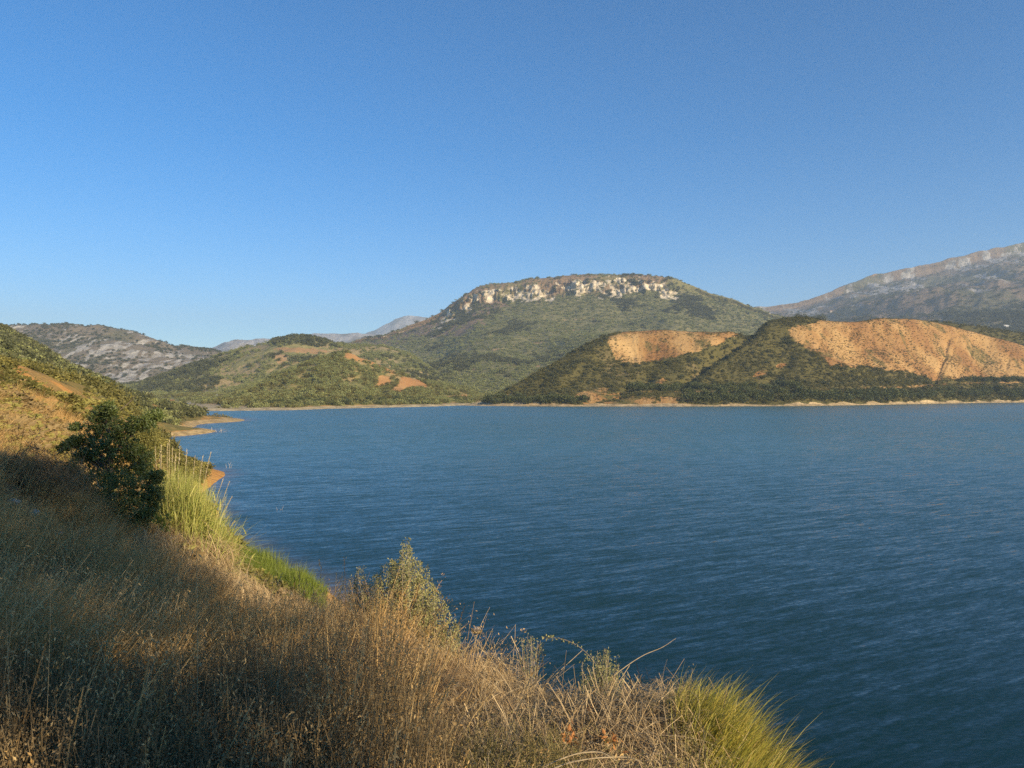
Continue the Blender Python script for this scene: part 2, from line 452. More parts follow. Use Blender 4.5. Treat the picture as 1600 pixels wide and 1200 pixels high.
cutr = GY + fbm(GX / 4, GY / 4, 3, 75) * 3.5
cutm = sstep(-10, 15, BPX + 10 * wob / 7) * sstep(140, 122, BPX + wob) * sstep(79, 83, cutr) * sstep(96, 92, cutr) * (fbm(GX / 5, GY / 5, 3, 76) > -.28)
bare = np.maximum(bare, cutm)
dryv = np.where(R_ < 40, 1.0, 0.0) * (GZ > .8)
dryv = np.maximum(dryv, sstep(150, 95, R_) * (GZ > 1) * (.75 + .5 * fbm(GX / 9, GY / 9, 3, 12)))
dryv = np.maximum(dryv, .42 + .35 * fbm(GX / 30, GY / 30, 3, 13))
M_bank = terrain_mat('bank_earth', (.50, .29, .085), (.44, .215, .06), (.12, .108, .032), (.19, .155, .05), rock=(.52, .37, .17), scale=1.0, dry=(.36, .225, .07), bump=.5)
bank = link('lakeside_slope', mesh_np('lakeside_slope', np.stack([GX, GY, GZ], -1), grid_faces(*GX.shape), [M_bank],
            attrs={'bare': bare, 'rock': sstep(1.6, .9, GZ) * (R_ > 200), 'dry': dryv}))
tag(bank, kind='structure')

# ------------------------------------------------------------------ far hills, each lofted through lines running across the valley
def smooth1(a, w):
    if w < 1: return a
    k = np.hanning(2 * w + 3)[1:-1]; k /= k.sum()
    return np.convolve(np.pad(a, len(k) // 2, mode='edge'), k, 'valid')

def loft(lines, px0, px1, nx, sub, sm=3):
    """lines: list of [(px, d, z)...] front to back -> X, Y, Z grids"""
    pxs = np.linspace(px0, px1, nx)
    D = []; Zs = []
    for ln in lines:
        ln = sorted(ln); a = np.array(ln, float)
        D.append(smooth1(np.log(np.interp(pxs, a[:, 0], a[:, 1])), sm)); Zs.append(smooth1(np.interp(pxs, a[:, 0], a[:, 2]), sm))
    D = np.array(D); Zs = np.array(Zs)
    rows_d = []; rows_z = []
    k = len(lines)
    for i in range(k - 1):
        for t in np.linspace(0, 1, sub[i], endpoint=(i == k - 2)):
            def cr(a):
                p0, p1, p2, p3 = a[max(i - 1, 0)], a[i], a[i + 1], a[min(i + 2, k - 1)]
                m1 = (p2 - p0) / 2 * .6; m2 = (p3 - p1) / 2 * .6
                return (2 * t**3 - 3 * t**2 + 1) * p1 + (t**3 - 2 * t**2 + t) * m1 + (-2 * t**3 + 3 * t**2) * p2 + (t**3 - t**2) * m2
            rows_d.append(cr(D)); rows_z.append(cr(Zs))
    d = np.exp(np.array(rows_d)); Z = np.array(rows_z)
    X = (pxs[None] - 800) / F * d
    return X, d, Z

def zat(py, d): return H - (py - HY) / F * d

def line_py(pts_, doff=0.0):
    return [(px, d + doff, zat(py, d)) for px, py, d in pts_]

def itp(px, pts_):
    a = np.array(pts_, float); return np.interp(px, a[:, 0], a[:, 1])

def hill_obj(name, X, Y, Z, mat, bare=None, rock=None, dry=None, streak=None):
    z0 = np.zeros_like(X)
    o = link(name, mesh_np(name, np.stack([X, Y, Z], -1), grid_faces(*X.shape), [mat],
                           attrs={'bare': z0 if bare is None else bare, 'rock': z0 if rock is None else rock, 'dry': z0 if dry is None else dry, 'streak': z0 if streak is None else streak}))
    return tag(o, kind='structure')

# --- peninsula with the bare orange slopes
shoreP = [(690, 633.4), (740, 634), (760, 634.6), (900, 635), (1100, 635), (1250, 634.5), (1350, 633), (1450, 631), (1530, 629.5), (1600, 629), (1760, 628), (1950, 627)]
ridgeP = [(690, 634.5), (735, 634), (752, 630), (770, 622), (800, 606), (850, 577), (900, 548), (940, 528), (960, 521), (1000, 518), (1040, 515), (1080, 519.5), (1110, 520), (1150, 517),
          (1175, 512), (1200, 504), (1230, 498), (1260, 497.5), (1300, 503), (1340, 503), (1370, 499), (1420, 498), (1450, 502), (1500, 513), (1550, 527), (1600, 541), (1700, 570), (1800, 596), (1950, 612)]
pxk = np.unique(np.concatenate([np.arange(690, 1951, 15)]))
def penin_lines():
    L = [[] for _ in range(10)]
    for px in pxk:
        s = itp(px, shoreP); r = itp(px, ridgeP); d0 = dw(s); hgt = max((s - r) / 115., .03)
        E = 190 * (.25 + .75 * hgt)
        def add(i, fr, dd):
            d = d0 + dd; L[i].append((px, d, zat(s + (r - s) * fr, d)))
        L[0].append((px, d0 - 14, -4)); L[1].append((px, d0 - 1.5, -.25)); L[2].append((px, d0 + 9, min(2.2, 1.0 + hgt * 1.4)))
        add(3, .13, E * .14); add(4, .235, E * .30); add(5, .30, E * .40); add(6, .64, E * .72); add(7, 1.0, E)
        d = d0 + E * 1.45; L[8].append((px, d, zat(r + 10 * hgt, d) - 6 * hgt)); L[9].append((px, d0 + E * 2.3 + 60, 2.0))
    return L
X, Y, Z = loft(penin_lines(), 700, 1940, 820, [3, 5, 10, 16, 8, 34, 36, 12, 8], 2)
px, py = proj(X, Y, Z)
hm = sstep(2.5, 12, Z)
for poly, dep, w in (([(1180, 509), (1150, 530), (1110, 560), (1082, 588), (1072, 602)], 12, 10), ([(1012, 590), (975, 610), (936, 627)], 6.5, 9),
                     ([(1481, 530), (1476, 548), (1478, 556), (1470, 570), (1460, 594)], 4.6, 4.5), ([(910, 585), (884, 606)], 4, 7), ([(862, 590), (846, 604)], 3, 7),
                     ([(1280, 545), (1312, 562), (1345, 571)], 2.5, 6), ([(1420, 540), (1440, 575), (1455, 592)], 3, 6), ([(1010, 545), (1030, 562)], 3, 16),
                     ([(1330, 520), (1350, 545)], 3, 14), ([(1545, 540), (1535, 580)], 2.5, 10), ([(1380, 512), (1396, 545), (1432, 588)], 1.7, 3), ([(1410, 505), (1422, 545), (1446, 590)], 1.5, 2.5), ([(1330, 515), (1322, 545), (1352, 572)], 1.4, 3), ([(1500, 520), (1490, 550), (1468, 590)], 1.5, 2.5), ([(1520, 530), (1515, 570), (1500, 588)], 1.2, 2.5), ([(1580, 545), (1570, 585)], 1.4, 3), ([(1360, 510), (1366, 550), (1400, 578)], 1.4, 2.5), ([(1285, 515), (1282, 535)], 1.2, 3), ([(985, 525), (990, 562)], .7, 3), ([(1030, 522), (1022, 560)], .7, 3), ([(1230, 560), (1200, 600)], 4, 12)):
    Z = Z - dep * np.exp(-(seg_dist(px, py, poly) / w) ** 2) * hm
for poly, dep, w in (([(1240, 503), (1285, 552), (1330, 576)], 6, 22), ([(952, 530), (905, 575), (860, 605)], 6, 24), ([(1120, 575), (1090, 600)], 3, 14), ([(1400, 510), (1400, 570)], 4, 26)):
    Z = Z + dep * np.exp(-(seg_dist(px, py, poly) / w) ** 2) * hm * sstep(0, 18, py - itp(px, ridgeP))
Z = Z + fbm(X / 38, Y / 38, 5, 21) * 4.2 * hm * (.35 + .65 * sstep(0, 20, py - itp(px, ridgeP)))
Z = Z + fbm(X / 13, Y / 13, 4, 22) * 1.1 * sstep(-1.5, .5, Z) * sstep(5, 2.5, Z)
px, py = proj(X, Y, Z)
wob = fbm(X / 16, Y / 16, 4, 44) * 6
qx, qy = px + wob, py + fbm(X / 16, Y / 16, 4, 45) * 4
b = np.zeros_like(X)
b = splat(b, qx, qy, [
    [(950, 529), (965, 519), (1000, 510), (1120, 510), (1190, 508), (1150, 524), (1110, 541), (1060, 557), (1010, 567), (980, 569), (964, 563), (957, 545)],
    [(1232, 515), (1242, 508), (1275, 504), (1300, 496), (1420, 488), (1500, 500), (1640, 540), (1760, 580), (1760, 596), (1600, 589), (1530, 590), (1490, 592), (1460, 597), (1440, 588), (1400, 578), (1345, 573), (1296, 572), (1275, 551), (1246, 536), (1234, 526)],
    [(878, 622), (910, 613), (945, 606), (954, 611), (940, 620), (920, 623)], [(1173, 588), (1185, 578), (1203, 577), (1198, 589), (1185, 594)],
    [(1212, 575), (1222, 567), (1231, 569), (1222, 577)], [(1020, 602), (1035, 592), (1041, 596), (1030, 603)], [(780, 624), (800, 613), (806, 613), (790, 625)],
    [(1415, 605), (1440, 601), (1462, 603), (1440, 608)]])
yb = py < itp(px, ridgeP) + 60
fr = (itp(px, shoreP) - py) / (itp(px, shoreP) - itp(px, ridgeP) + 1e-3)
track = np.maximum(np.exp(-(seg_dist(qx, py, [(760, 629), (880, 623), (1000, 612), (1100, 612), (1240, 609), (1330, 607), (1430, 604), (1470, 600), (1600, 597), (1760, 594)]) / 1.8) ** 2) * .75, 0) * (Z > 3)
shore_b = sstep(3.4, 1.6, Z + fbm(X / 20, Y / 14, 4, 31) * 3.2)
cliffs = in_poly(qx, py, [(910, 620), (1010, 618), (1080, 622), (1080, 634), (910, 634)]) * (fbm(X / 7, Y / 7, 3, 33) > -.1)
b = np.maximum.reduce([b, track, cliffs * .9, shore_b * .6])
# rain rills down the bare slope
rill = np.abs(vnoise(px / 3.6 + (py - 500) * .02 + fbm(X / 30, Y / 30, 3, 51) * 1.5, py / 45., 52) * 2 - 1)
Z = Z - (1 - rill) ** 3 * .32 * b * sstep(8, 20, Z) * sstep(2, 16, py - itp(px, ridgeP))
red = None
M_pen = terrain_mat('peninsula_earth', (.385, .224, .08), (.31, .166, .058), (.085, .076, .022), (.12, .10, .032), rock=(.50, .37, .20), scale=2.0, dry=(.26, .19, .09), bump=.7)
penin = hill_obj('peninsula', X, Y, Z, M_pen, b * (1 - .55 * sstep(.05, .45, fbm(X / 22, Y / 22, 4, 39) + .12 * (px < 1300) * (py > 520))), shore_b, .25 + .4 * fbm(X / 40, Y / 40, 3, 34),
                 np.clip(fbm(X / 34, Y / 34, 4, 57) * 1.1 + .35 * fbm(px / 4 + 2 * fbm(X / 30, Y / 30, 3, 51), py / 30, 2, 56), -.5, .5) - .7 * in_poly(qx, qy, [(1280, 552), (1345, 573), (1296, 573)]) + .5 * in_poly(qx, qy, [(950, 520), (1000, 520), (990, 568), (955, 560)]))
PEN = (X, Y, Z, b, px, py, shore_b, track)

# second, scrub covered rise behind the right end of the peninsula
rg = [(1380, 520), (1450, 503), (1520, 512), (1560, 518), (1600, 523), (1700, 530), (1900, 545)]
L = [[(p, 1060, 4), ] for p in ()]
L0 = [(p, 1000, 1.0) for p, y in rg]; L1 = [(p, 1120, zat(y + 34, 1120)) for p, y in rg]; L2 = [(p, 1220, zat(y, 1220)) for p, y in rg]; L3 = [(p, 1500, 5.) for p, y in rg]
X, Y, Z = loft([L0, L1, L2, L3], 1385, 1900, 160, [10, 20, 12], 4)
Z = Z + fbm(X / 40, Y / 40, 4, 61) * 3.5
back_rise = hill_obj('back_rise', X, Y, Z, M_pen, np.zeros_like(X), None, .2 + .4 * fbm(X / 40, Y / 40, 3, 35))
BR = (X, Y, Z, np.zeros_like(X))

# --- low green hills on the far shore (left of the middle)
shoreC = [(150, 645), (300, 642.5), (345, 642), (450, 641), (520, 638.5), (600, 637), (680, 635), (750, 632.5), (800, 631), (900, 630)]
ridge2 = [(150, 635), (300, 630), (345, 624), (400, 602), (440, 583), (480, 567), (510, 557), (535, 549.5), (558, 551), (580, 561), (600, 573), (640, 590), (680, 598), (720, 606), (750, 617), (800, 624), (900, 628)]
pxk2 = np.arange(150, 901, 15)
L = [[] for _ in range(8)]
for p in pxk2:
    s = itp(p, shoreC); r = itp(p, ridge2); d0 = dw(s); hg = (s - r) / 80.
    L[0].append((p, d0 - 14, -4)); L[1].append((p, d0 - 1, -.2)); L[2].append((p, d0 + 14, 1.6))
    for i, fr_, dd in ((3, .16, 45), (4, .5, 130), (5, 1.0, 250)):
        d = d0 + dd; L[i].append((p, d, zat(s + (r - s) * fr_, d)))
    d = d0 + 330; L[6].append((p, d, zat(r + 12 * hg, d))); L[7].append((p, d0 + 480, 10))
X, Y, Z = loft(L, 155, 895, 330, [3, 4, 8, 24, 30, 8, 6], 2)
hm = sstep(2, 12, Z); px, py = proj(X, Y, Z)
Z = Z + fbm(X / 55, Y / 55, 5, 71) * 6 * hm * (.3 + .7 * sstep(0, 15, py - itp(px, ridge2)))
for poly, dep, w in (([(560, 560), (600, 600), (590, 625)], 6, 12), ([(480, 590), (460, 620)], 4, 14), ([(640, 600), (700, 612)], 2, 8)):
    Z = Z - dep * np.exp(-(seg_dist(px, py, poly) / w) ** 2) * hm
px, py = proj(X, Y, Z); wob = fbm(X / 20, Y / 20, 4, 46) * 5; qx, qy = px + wob, py + wob * .5
b = splat(np.zeros_like(X), qx, qy, [
    [(583, 602), (592, 586), (612, 588), (606, 598), (590, 603)], [(603, 614), (615, 603), (627, 588), (655, 592), (666, 602), (640, 607), (622, 615)],
    [(598, 626), (645, 622), (645, 625), (600, 629)], [(655, 620), (735, 617), (736, 620), (660, 623)], [(535, 553), (570, 551), (598, 568), (625, 580), (612, 584), (575, 566), (540, 562)]])
b = np.maximum.reduce([b, sstep(2.6, 1.2, Z + fbm(X / 14, Y / 14, 3, 36) * 1.2), .8 * np.exp(-(seg_dist(qx, py, [(650, 595), (672, 612), (690, 622)]) / 1.6) ** 2)])
dr = .4 + .7 * fbm(X / 45, Y / 60, 4, 37) + .8 * in_poly(qx, qy, [(515, 558), (545, 546), (565, 548), (600, 568), (645, 588), (662, 600), (640, 600), (600, 584), (570, 572), (548, 575), (538, 600), (528, 580)]) + .5 * in_poly(qx, qy, [(530, 552), (560, 550), (560, 590), (545, 600), (535, 580)])
M_mid = terrain_mat('far_shore_earth', (.46, .265, .10), (.40, .20, .07), (.15, .145, .042), (.23, .205, .068), rock=(.50, .40, .23), scale=2.5, dry=(.40, .29, .12))
hill2 = hill_obj('far_shore_hill', X, Y, Z, M_mid, b, sstep(2.6, 1.2, Z), dr)
H2 = (X, Y, Z, b, px, py)

ridge1 = [(60, 607), (150, 606), (215, 601), (260, 585), (330, 560), (400, 541), (430, 533), (455, 527), (490, 529), (520, 540), (560, 542), (600, 544), (640, 556), (690, 590), (730, 622), (760, 640)]
L = [[] for _ in range(6)]
for p in np.arange(60, 761, 20):
    r = itp(p, ridge1); s = 634
    for i, (fr_, d) in enumerate(((0, 930), (.12, 1010), (.5, 1180), (1, 1420), (.86, 1650), (0, 2000))):
        L[i].append((p, d, zat(s + (r - s) * fr_, d) if i not in (0, 5) else (-4.0 if i == 0 else 20)))
X, Y, Z = loft(L, 65, 755, 330, [8, 26, 36, 8, 6], 2)
px, py = proj(X, Y, Z)
Z = Z + fbm(X / 110, Y / 110, 5, 81) * 14 * sstep(5, 30, Z) * (.3 + .7 * sstep(0, 15, py - itp(px, ridge1)))
px, py = proj(X, Y, Z); wob = fbm(X / 30, Y / 30, 4, 47) * 7; qx, qy = px + wob, py + wob * .4
b = splat(np.zeros_like(X), qx, qy, [[(425, 546), (440, 543), (500, 545), (520, 550), (500, 553), (450, 551)], [(428, 552), (445, 553), (452, 568), (434, 570)], [(368, 616), (385, 612), (380, 620)]]) * .8
dr = .45 + .8 * fbm(X / 60, Y / 80, 4, 38) + .5 * (np.sin(Z * 1.25 + fbm(X / 50, Y / 50, 3, 68) * 5) > .55) * (fbm(X / 90, Y / 120, 3, 67) > -.05)
M_far1 = terrain_mat('olive_hill_earth', (.42, .28, .14), (.36, .22, .10), (.19, .178, .068), (.27, .235, .095), scale=4.0, dry=(.42, .315, .15))
hill1 = hill_obj('olive_hill', X, Y, Z, M_far1, b, None, dr)
H1 = (X, Y, Z, b, px, py)

# --- the flat topped mountain
top = [(480, 560), (540, 540), (570, 531), (600, 527), (640, 513), (690, 493), (702, 483), (720, 472), (745, 458), (760, 454), (800, 449), (840, 444), (870, 441.5), (900, 440), (950, 438), (1000, 438.5), (1045, 441.5), (1062, 446),
       (1085, 456), (1110, 465), (1150, 476), (1180, 486), (1200, 494), (1240, 505), (1300, 520), (1400, 540)]
L = [[] for _ in range(8)]
for p in np.arange(480, 1401, 12):
    r = itp(p, top); cl = 1.0 * float(np.interp(p, [690, 720, 760, 900, 1045, 1090], [0, 1, 1, 1, 1, 0]))
    L[0].append((p, 1000, 3.)); d = 1200; L[1].append((p, d, zat(606, d)))
    d = 1750; L[2].append((p, d, zat(606 + (r - 606) * .34, d))); d = 2250; L[3].append((p, d, zat(606 + (r - 606) * .64, d)))
    d = 2560; L[4].append((p, d, zat(r + 9 + 13 * cl, d))); d = 2600 + 60 * (1 - cl); L[5].append((p, d, zat(r + .4 + 2 * (1 - cl), d)))
    d = 2700; L[6].append((p, d, zat(r - .0, d))); L[7].append((p, 3600, 60.))
X, Y, Z = loft(L, 485, 1390, 520, [6, 26, 36, 34, 22, 12, 6], 1)
px, py = proj(X, Y, Z); below = py - itp(px, top)
Z = Z + fbm(X / 300, Y / 300, 5, 91) * 34 * sstep(10, 80, Z) * sstep(6, 60, below) + fbm(X / 60, Y / 60, 5, 92) * 7 * sstep(10, 60, Z)
clm = np.interp(px, [670, 705, 745, 900, 1045, 1085], [0, .8, 1, 1, 1, 0]) * sstep(31, 16, below + 7 * fbm(px / 22, py / 40, 3, 90)) * sstep(-6, 2, below)
Y = Y - clm * (fbm(X / 38, Z / 90, 4, 93) * 34 + np.abs(fbm(X / 14, Z / 34, 3, 94)) * 36 - 10)
px, py = proj(X, Y, Z); below = py - itp(px, top)
rockn = fbm(X / 26, Z / 18, 4, 95)
rock = np.clip(clm * 1.0 + rockn * 1.5 - .38 + 1.7 * fbm(px / 17, py / 9, 5, 99) + .5 * fbm(px / 42, py / 60, 2, 88) - .04, 0, 1) * (clm > .05)
rock = np.maximum(rock, np.clip(fbm(X / 14, Z / 14, 3, 96) * 2.4 - 1.0, 0, 1) * .9 * sstep(70, 20, below))
dr = .12 + .35 * fbm(X / 120, Z / 70, 4, 97) + .40 * sstep(40, 10, below) * sstep(1090, 1000, px) + .08 * sstep(24, 4, below)
dr = np.maximum(dr, 1.1 * in_poly(px + rockn * 14, py + rockn * 8, [(610, 528), (640, 510), (690, 490), (710, 495), (775, 470), (800, 478), (770, 492), (745, 510), (715, 524), (680, 528), (640, 526)]))
b = np.clip(fbm(X / 60, Z / 25, 4, 98) * 2.4 - 1.25, 0, .6)
gap = sstep(-.25, .15, fbm(X / 40, Y / 60, 3, 89))
for ln in ([(615, 556), (700, 549), (790, 545)], [(800, 540), (860, 534)], [(820, 556), (900, 552), (950, 560)], [(690, 562), (760, 566), (850, 573)], [(640, 572), (700, 580), (745, 577)], [(745, 500), (775, 489), (800, 486)], [(880, 500), (930, 498)], [(720, 545), (760, 541)], [(860, 520), (905, 515)]):
    b = np.maximum(b, .85 * gap * np.exp(-(seg_dist(px, py, ln) / 1.3) ** 2))
M_butte = terrain_mat('mountain_earth', (.38, .27, .14), (.34, .22, .11), (.14, .138, .052), (.21, .185, .08), rock=(.74, .63, .455), scale=6.0, dry=(.27, .185, .11), bump=1.0)
butte = hill_obj('flat_topped_mountain', X, Y, Z, M_butte, b, rock, dr)
BU = (X, Y, Z, b, px, py, below, rock, dr)

# --- grey mountain on the right
topR = [(1100, 500), (1150, 488), (1180, 481), (1200, 482), (1230, 478.5), (1262, 471), (1290, 464), (1315, 449.5), (1330, 446), (1350, 438.5), (1400, 428), (1430, 422), (1450, 418), (1480, 411), (1500, 407.5), (1540, 399), (1570, 393), (1600, 387), (1680, 376), (1780, 366), (1950, 380), (2100, 400)]
L = [[] for _ in range(7)]
for p in np.arange(1100, 2101, 14):
    r = itp(p, topR); cl = float(np.interp(p, [1290, 1320, 1500, 1600, 2100], [0, 1, 1, .5, .3]))
    L[0].append((p, 1700, 5.)); d = 2000; L[1].append((p, d, zat(600, d))); d = 3100; L[2].append((p, d, zat(600 + (r - 600) * .52, d)))
    d = 4300; L[3].append((p, d, zat(600 + (r - 600) * .82, d))); d = 4900; L[4].append((p, d, zat(r + 5 + 6 * cl, d))); d = 4990; L[5].append((p, d, zat(r, d))); L[6].append((p, 6500, 300.))
X, Y, Z = loft(L, 1105, 2090, 460, [5, 30, 36, 22, 12, 6], 1)
px, py = proj(X, Y, Z); below = py - itp(px, topR)
Z = Z + fbm(X / 520, Y / 520, 5, 101) * 80 * sstep(5, 60, below) * sstep(20, 120, Z) + fbm(X / 210, Y / 260, 4, 104) * 46 * sstep(4, 40, below) * sstep(20, 120, Z) + fbm(X / 100, Y / 100, 5, 102) * 17
clm = np.interp(px, [1285, 1315, 1500, 1600], [0, 1, 1, .6]) * sstep(24, 12, below) * sstep(-6, 2, below)
Y = Y - clm * (fbm(X / 120, Z / 60, 5, 103) * 22)
px, py = proj(X, Y, Z); below = py - itp(px, topR)
cl_poly = splat(np.zeros_like(X), px + 5 * fbm(X / 60, Z / 40, 3, 108), py + 3 * fbm(X / 50, Z / 30, 3, 109), [[(1378, 432), (1440, 418), (1446, 430), (1400, 440)], [(1452, 414), (1520, 402), (1515, 424), (1490, 432), (1470, 424)], [(1530, 398), (1600, 386), (1600, 396), (1545, 408)], [(1575, 408), (1600, 404), (1600, 416)]])
rock = np.clip(cl_poly * (.08 + 1.6 * fbm(X / 26, Z / 60, 4, 110)) + .10 - .25 * sstep(7, 2, below) + fbm(X / 70, Y / 230, 5, 105) * 1.7 - sstep(20, 90, below) * .45 + clm * .12, 0, 1)
dr = .55 + .6 * fbm(X / 240, Y / 500, 4, 106) - .5 * sstep(70, 120, below)
b = np.clip(fbm(X / 150, Z / 60, 4, 107) * 2.4 - 1.2, 0, .6)
M_right = terrain_mat('grey_mountain_earth', (.36, .25, .15), (.32, .21, .12), (.10, .10, .05), (.15, .13, .075), rock=(.40, .375, .345), scale=12.0, dry=(.25, .18, .12), bump=1.0)
rmount = hill_obj('grey_mountain', X, Y, Z, M_right, b, rock, dr)
RM = (X, Y, Z, b, px, py, below, rock, dr)

# --- rocky hill on the left
topL = [(-400, 520), (-200, 512), (-60, 509), (20, 513), (60, 510), (100, 511), (150, 511.5), (175, 515), (190, 518), (235, 530), (270, 541), (300, 545), (330, 547), (345, 553), (370, 562), (420, 580), (480, 600)]
L = [[] for _ in range(6)]
for p in np.arange(-400, 481, 14):
    r = itp(p, topL)
    L[0].append((p, 1500, 3.)); d = 1750; L[1].append((p, d, zat(606, d))); d = 2000; L[2].append((p, d, zat(606 + (r - 606) * .5, d))); d = 2260; L[3].append((p, d, zat(606 + (r - 606) * .88, d)))
    d = 2420; L[4].append((p, d, zat(r, d))); L[5].append((p, 3400, 50.))
X, Y, Z = loft(L, -395, 470, 400, [5, 26, 34, 20, 8], 1)
px, py = proj(X, Y, Z); below = py - itp(px, topL)
Z = Z + fbm(X / 260, Y / 260, 5, 111) * 34 * sstep(4, 50, below) * sstep(10, 60, Z) + fbm(X / 55, Y / 55, 5, 112) * 9
px, py = proj(X, Y, Z)
rock = np.clip(fbm(X / 60, Y / 170, 3, 113) * 1.3 + fbm(X / 13, Y / 36, 4, 115) * 2.2 + .30 - .8 * sstep(60, 140, px) * sstep(22, 2, below) - sstep(140, 30, px) * .6, 0, 1)
dr = .55 + .7 * fbm(X / 110, Y / 190, 4, 114)
M_left = terrain_mat('rocky_hill_earth', (.36, .25, .15), (.32, .21, .12), (.11, .105, .055), (.16, .14, .075), rock=(.50, .455, .375), scale=6.0, dry=(.25, .20, .13), bump=1.0)
lrock = hill_obj('rocky_hill', X, Y, Z, M_left, np.zeros_like(X), rock, dr)
RH = (X, Y, Z, np.zeros_like(X), px, py, rock, dr)

# --- far grey ranges
def range_(name, tp, d, mat, p0, p1, nx, rough, seed, base=612):
    L = [[] for _ in range(5)]
    for p in np.arange(p0, p1 + 1, 10):
        r = itp(p, tp)
        L[0].append((p, d * .66, 5.)); L[1].append((p, d * .8, zat(base + (r - base) * .5, d * .8))); L[2].append((p, d * .94, zat(base + (r - base) * .87, d * .94)))
        L[3].append((p, d, zat(r, d))); L[4].append((p, d * 1.08, zat(base + (r - base) * .4, d)))
    X, Y, Z = loft(L, p0 + 2, p1 - 2, nx, [12, 24, 20, 6], 1)
    Z = Z + fbm(X / (d * .06), Y / (d * .06), 5, seed) * rough * sstep(0, 200, Z)
    rk = np.clip(.55 + fbm(X / (d * .02), Z / (d * .02), 4, seed + 3) * 1.4, 0, 1)
    return hill_obj(name, X, Y, Z, mat, np.zeros_like(X), rk, .6 + .5 * fbm(X / (d * .05), Z / (d * .05), 4, seed + 5))
M_rng = terrain_mat('grey_range_earth', (.34, .27, .2), (.3, .24, .18), (.10, .10, .07), (.13, .12, .085), rock=(.46, .42, .38), scale=16.0, dry=(.26, .21, .165), bump=1.0)
range_('far_range', [(240, 560), (290, 548), (320, 545), (338, 545), (355, 536), (372, 534), (400, 531), (430, 528), (445, 531), (470, 535), (500, 545), (540, 560)], 6200, M_rng, 240, 540, 150, 60, 121)
range_('far_range', [(420, 545), (460, 530), (478, 525), (488, 523), (500, 524.5), (540, 524), (562, 522.5), (575, 524), (600, 527), (640, 532), (700, 545)], 8000, M_rng, 420, 700, 150, 60, 131)
range_('far_range', [(300, 556), (335, 545), (350, 537), (358, 535.5), (366, 537), (380, 545), (400, 556)], 7400, M_rng, 300, 400, 60, 40, 137)
range_('far_peak', [(520, 545), (560, 529), (580, 521), (600, 510), (612, 504), (625, 498.5), (640, 496), (655, 496), (670, 497), (690, 501), (720, 512), (760, 530)], 11000, M_rng, 520, 760, 120, 90, 141)

# lake bed / valley floor to the horizon, and the lake
base = link('ground', mesh_np('ground', [(-12300, -300, -5), (12300, -300, -5), (12300, 12300, -5), (-12300, 12300, -5)], [[0, 1, 2, 3]], [plain_mat('valley_floor', (.16, .12, .06), (.1, .1, .05), .01)]))
tag(base, kind='structure')
wx = tgrid(-900, 1500, 160, 40.0); wy = tgrid(2, 1180, 170, 40.0)
WX, WY = np.meshgrid(wx, wy)
bz = np.full(WX.shape, -9.0); ins = (WX > -400) & (WX < 30) & (WY < 600)
bz[ins] = bank_z(WX[ins], WY[ins])
lake = link('lake', mesh_np('lake', np.stack([WX, WY, np.zeros_like(WX)], -1), grid_faces(*WX.shape), [water_mat()], attrs={'shallow': sstep(-1.6, .0, bz) * .8}))
tag(lake, kind='structure')

# ------------------------------------------------------------------ scattering (ground cover nobody could count)
def proto_collection(name, objs):
    c = bpy.data.collections.new(name)
    for o in objs: c.objects.link(o)
    return c

def proto(name, me):
    return bpy.data.objects.new(name, me)

def scatter(name, pts, rot, scale, coll, nproto, pick=None):
    pts = np.asarray(pts, float); N = len(pts)
    me = bpy.data.meshes.new(name); me.vertices.add(N); me.vertices.foreach_set('co', pts.astype(np.float32).ravel())
    a = me.attributes.new('rot', 'FLOAT_VECTOR', 'POINT'); a.data.foreach_set('vector', np.asarray(rot, np.float32).ravel())
    sc = np.asarray(scale, np.float32)
    if sc.ndim == 1: sc = np.repeat(sc[:, None], 3, 1)
    a = me.attributes.new('sc', 'FLOAT_VECTOR', 'POINT'); a.data.foreach_set('vector', sc.ravel())
    a = me.attributes.new('pick', 'INT', 'POINT'); a.data.foreach_set('value', (rng.integers(0, nproto, N) if pick is None else np.asarray(pick)).astype(np.int32))
    o = link(name, me); o['kind'] = 'stuff'
    ng = bpy.data.node_groups.new(name + '_scatter', 'GeometryNodeTree')
    ng.interface.new_socket('Geometry', in_out='INPUT', socket_type='NodeSocketGeometry')
    ng.interface.new_socket('Geometry', in_out='OUTPUT', socket_type='NodeSocketGeometry')
    gi = ng.nodes.new('NodeGroupInput'); go = ng.nodes.new('NodeGroupOutput')
    ip = ng.nodes.new('GeometryNodeInstanceOnPoints'); ci = ng.nodes.new('GeometryNodeCollectionInfo')
    ci.inputs['Collection'].default_value = coll; ci.inputs['Separate Children'].default_value = True; ci.inputs['Reset Children'].default_value = True
    def at(nm, t):
        q = ng.nodes.new('GeometryNodeInputNamedAttribute'); q.data_type = t; q.inputs['Name'].default_value = nm
        return q.outputs['Attribute']
    L = ng.links
    L.new(gi.outputs[0], ip.inputs['Points']); L.new(ci.outputs[0], ip.inputs['Instance'])
    ip.inputs['Pick Instance'].default_value = True
    L.new(at('pick', 'INT'), ip.inputs['Instance Index'])
    e2r = ng.nodes.new('FunctionNodeEulerToRotation'); L.new(at('rot', 'FLOAT_VECTOR'), e2r.inputs[0]); L.new(e2r.outputs[0], ip.inputs['Rotation'])
    L.new(at('sc', 'FLOAT_VECTOR'), ip.inputs['Scale'])
    L.new(ip.outputs[0], go.inputs[0])
    md = o.modifiers.new('scatter', 'NODES'); md.node_group = ng
    return o

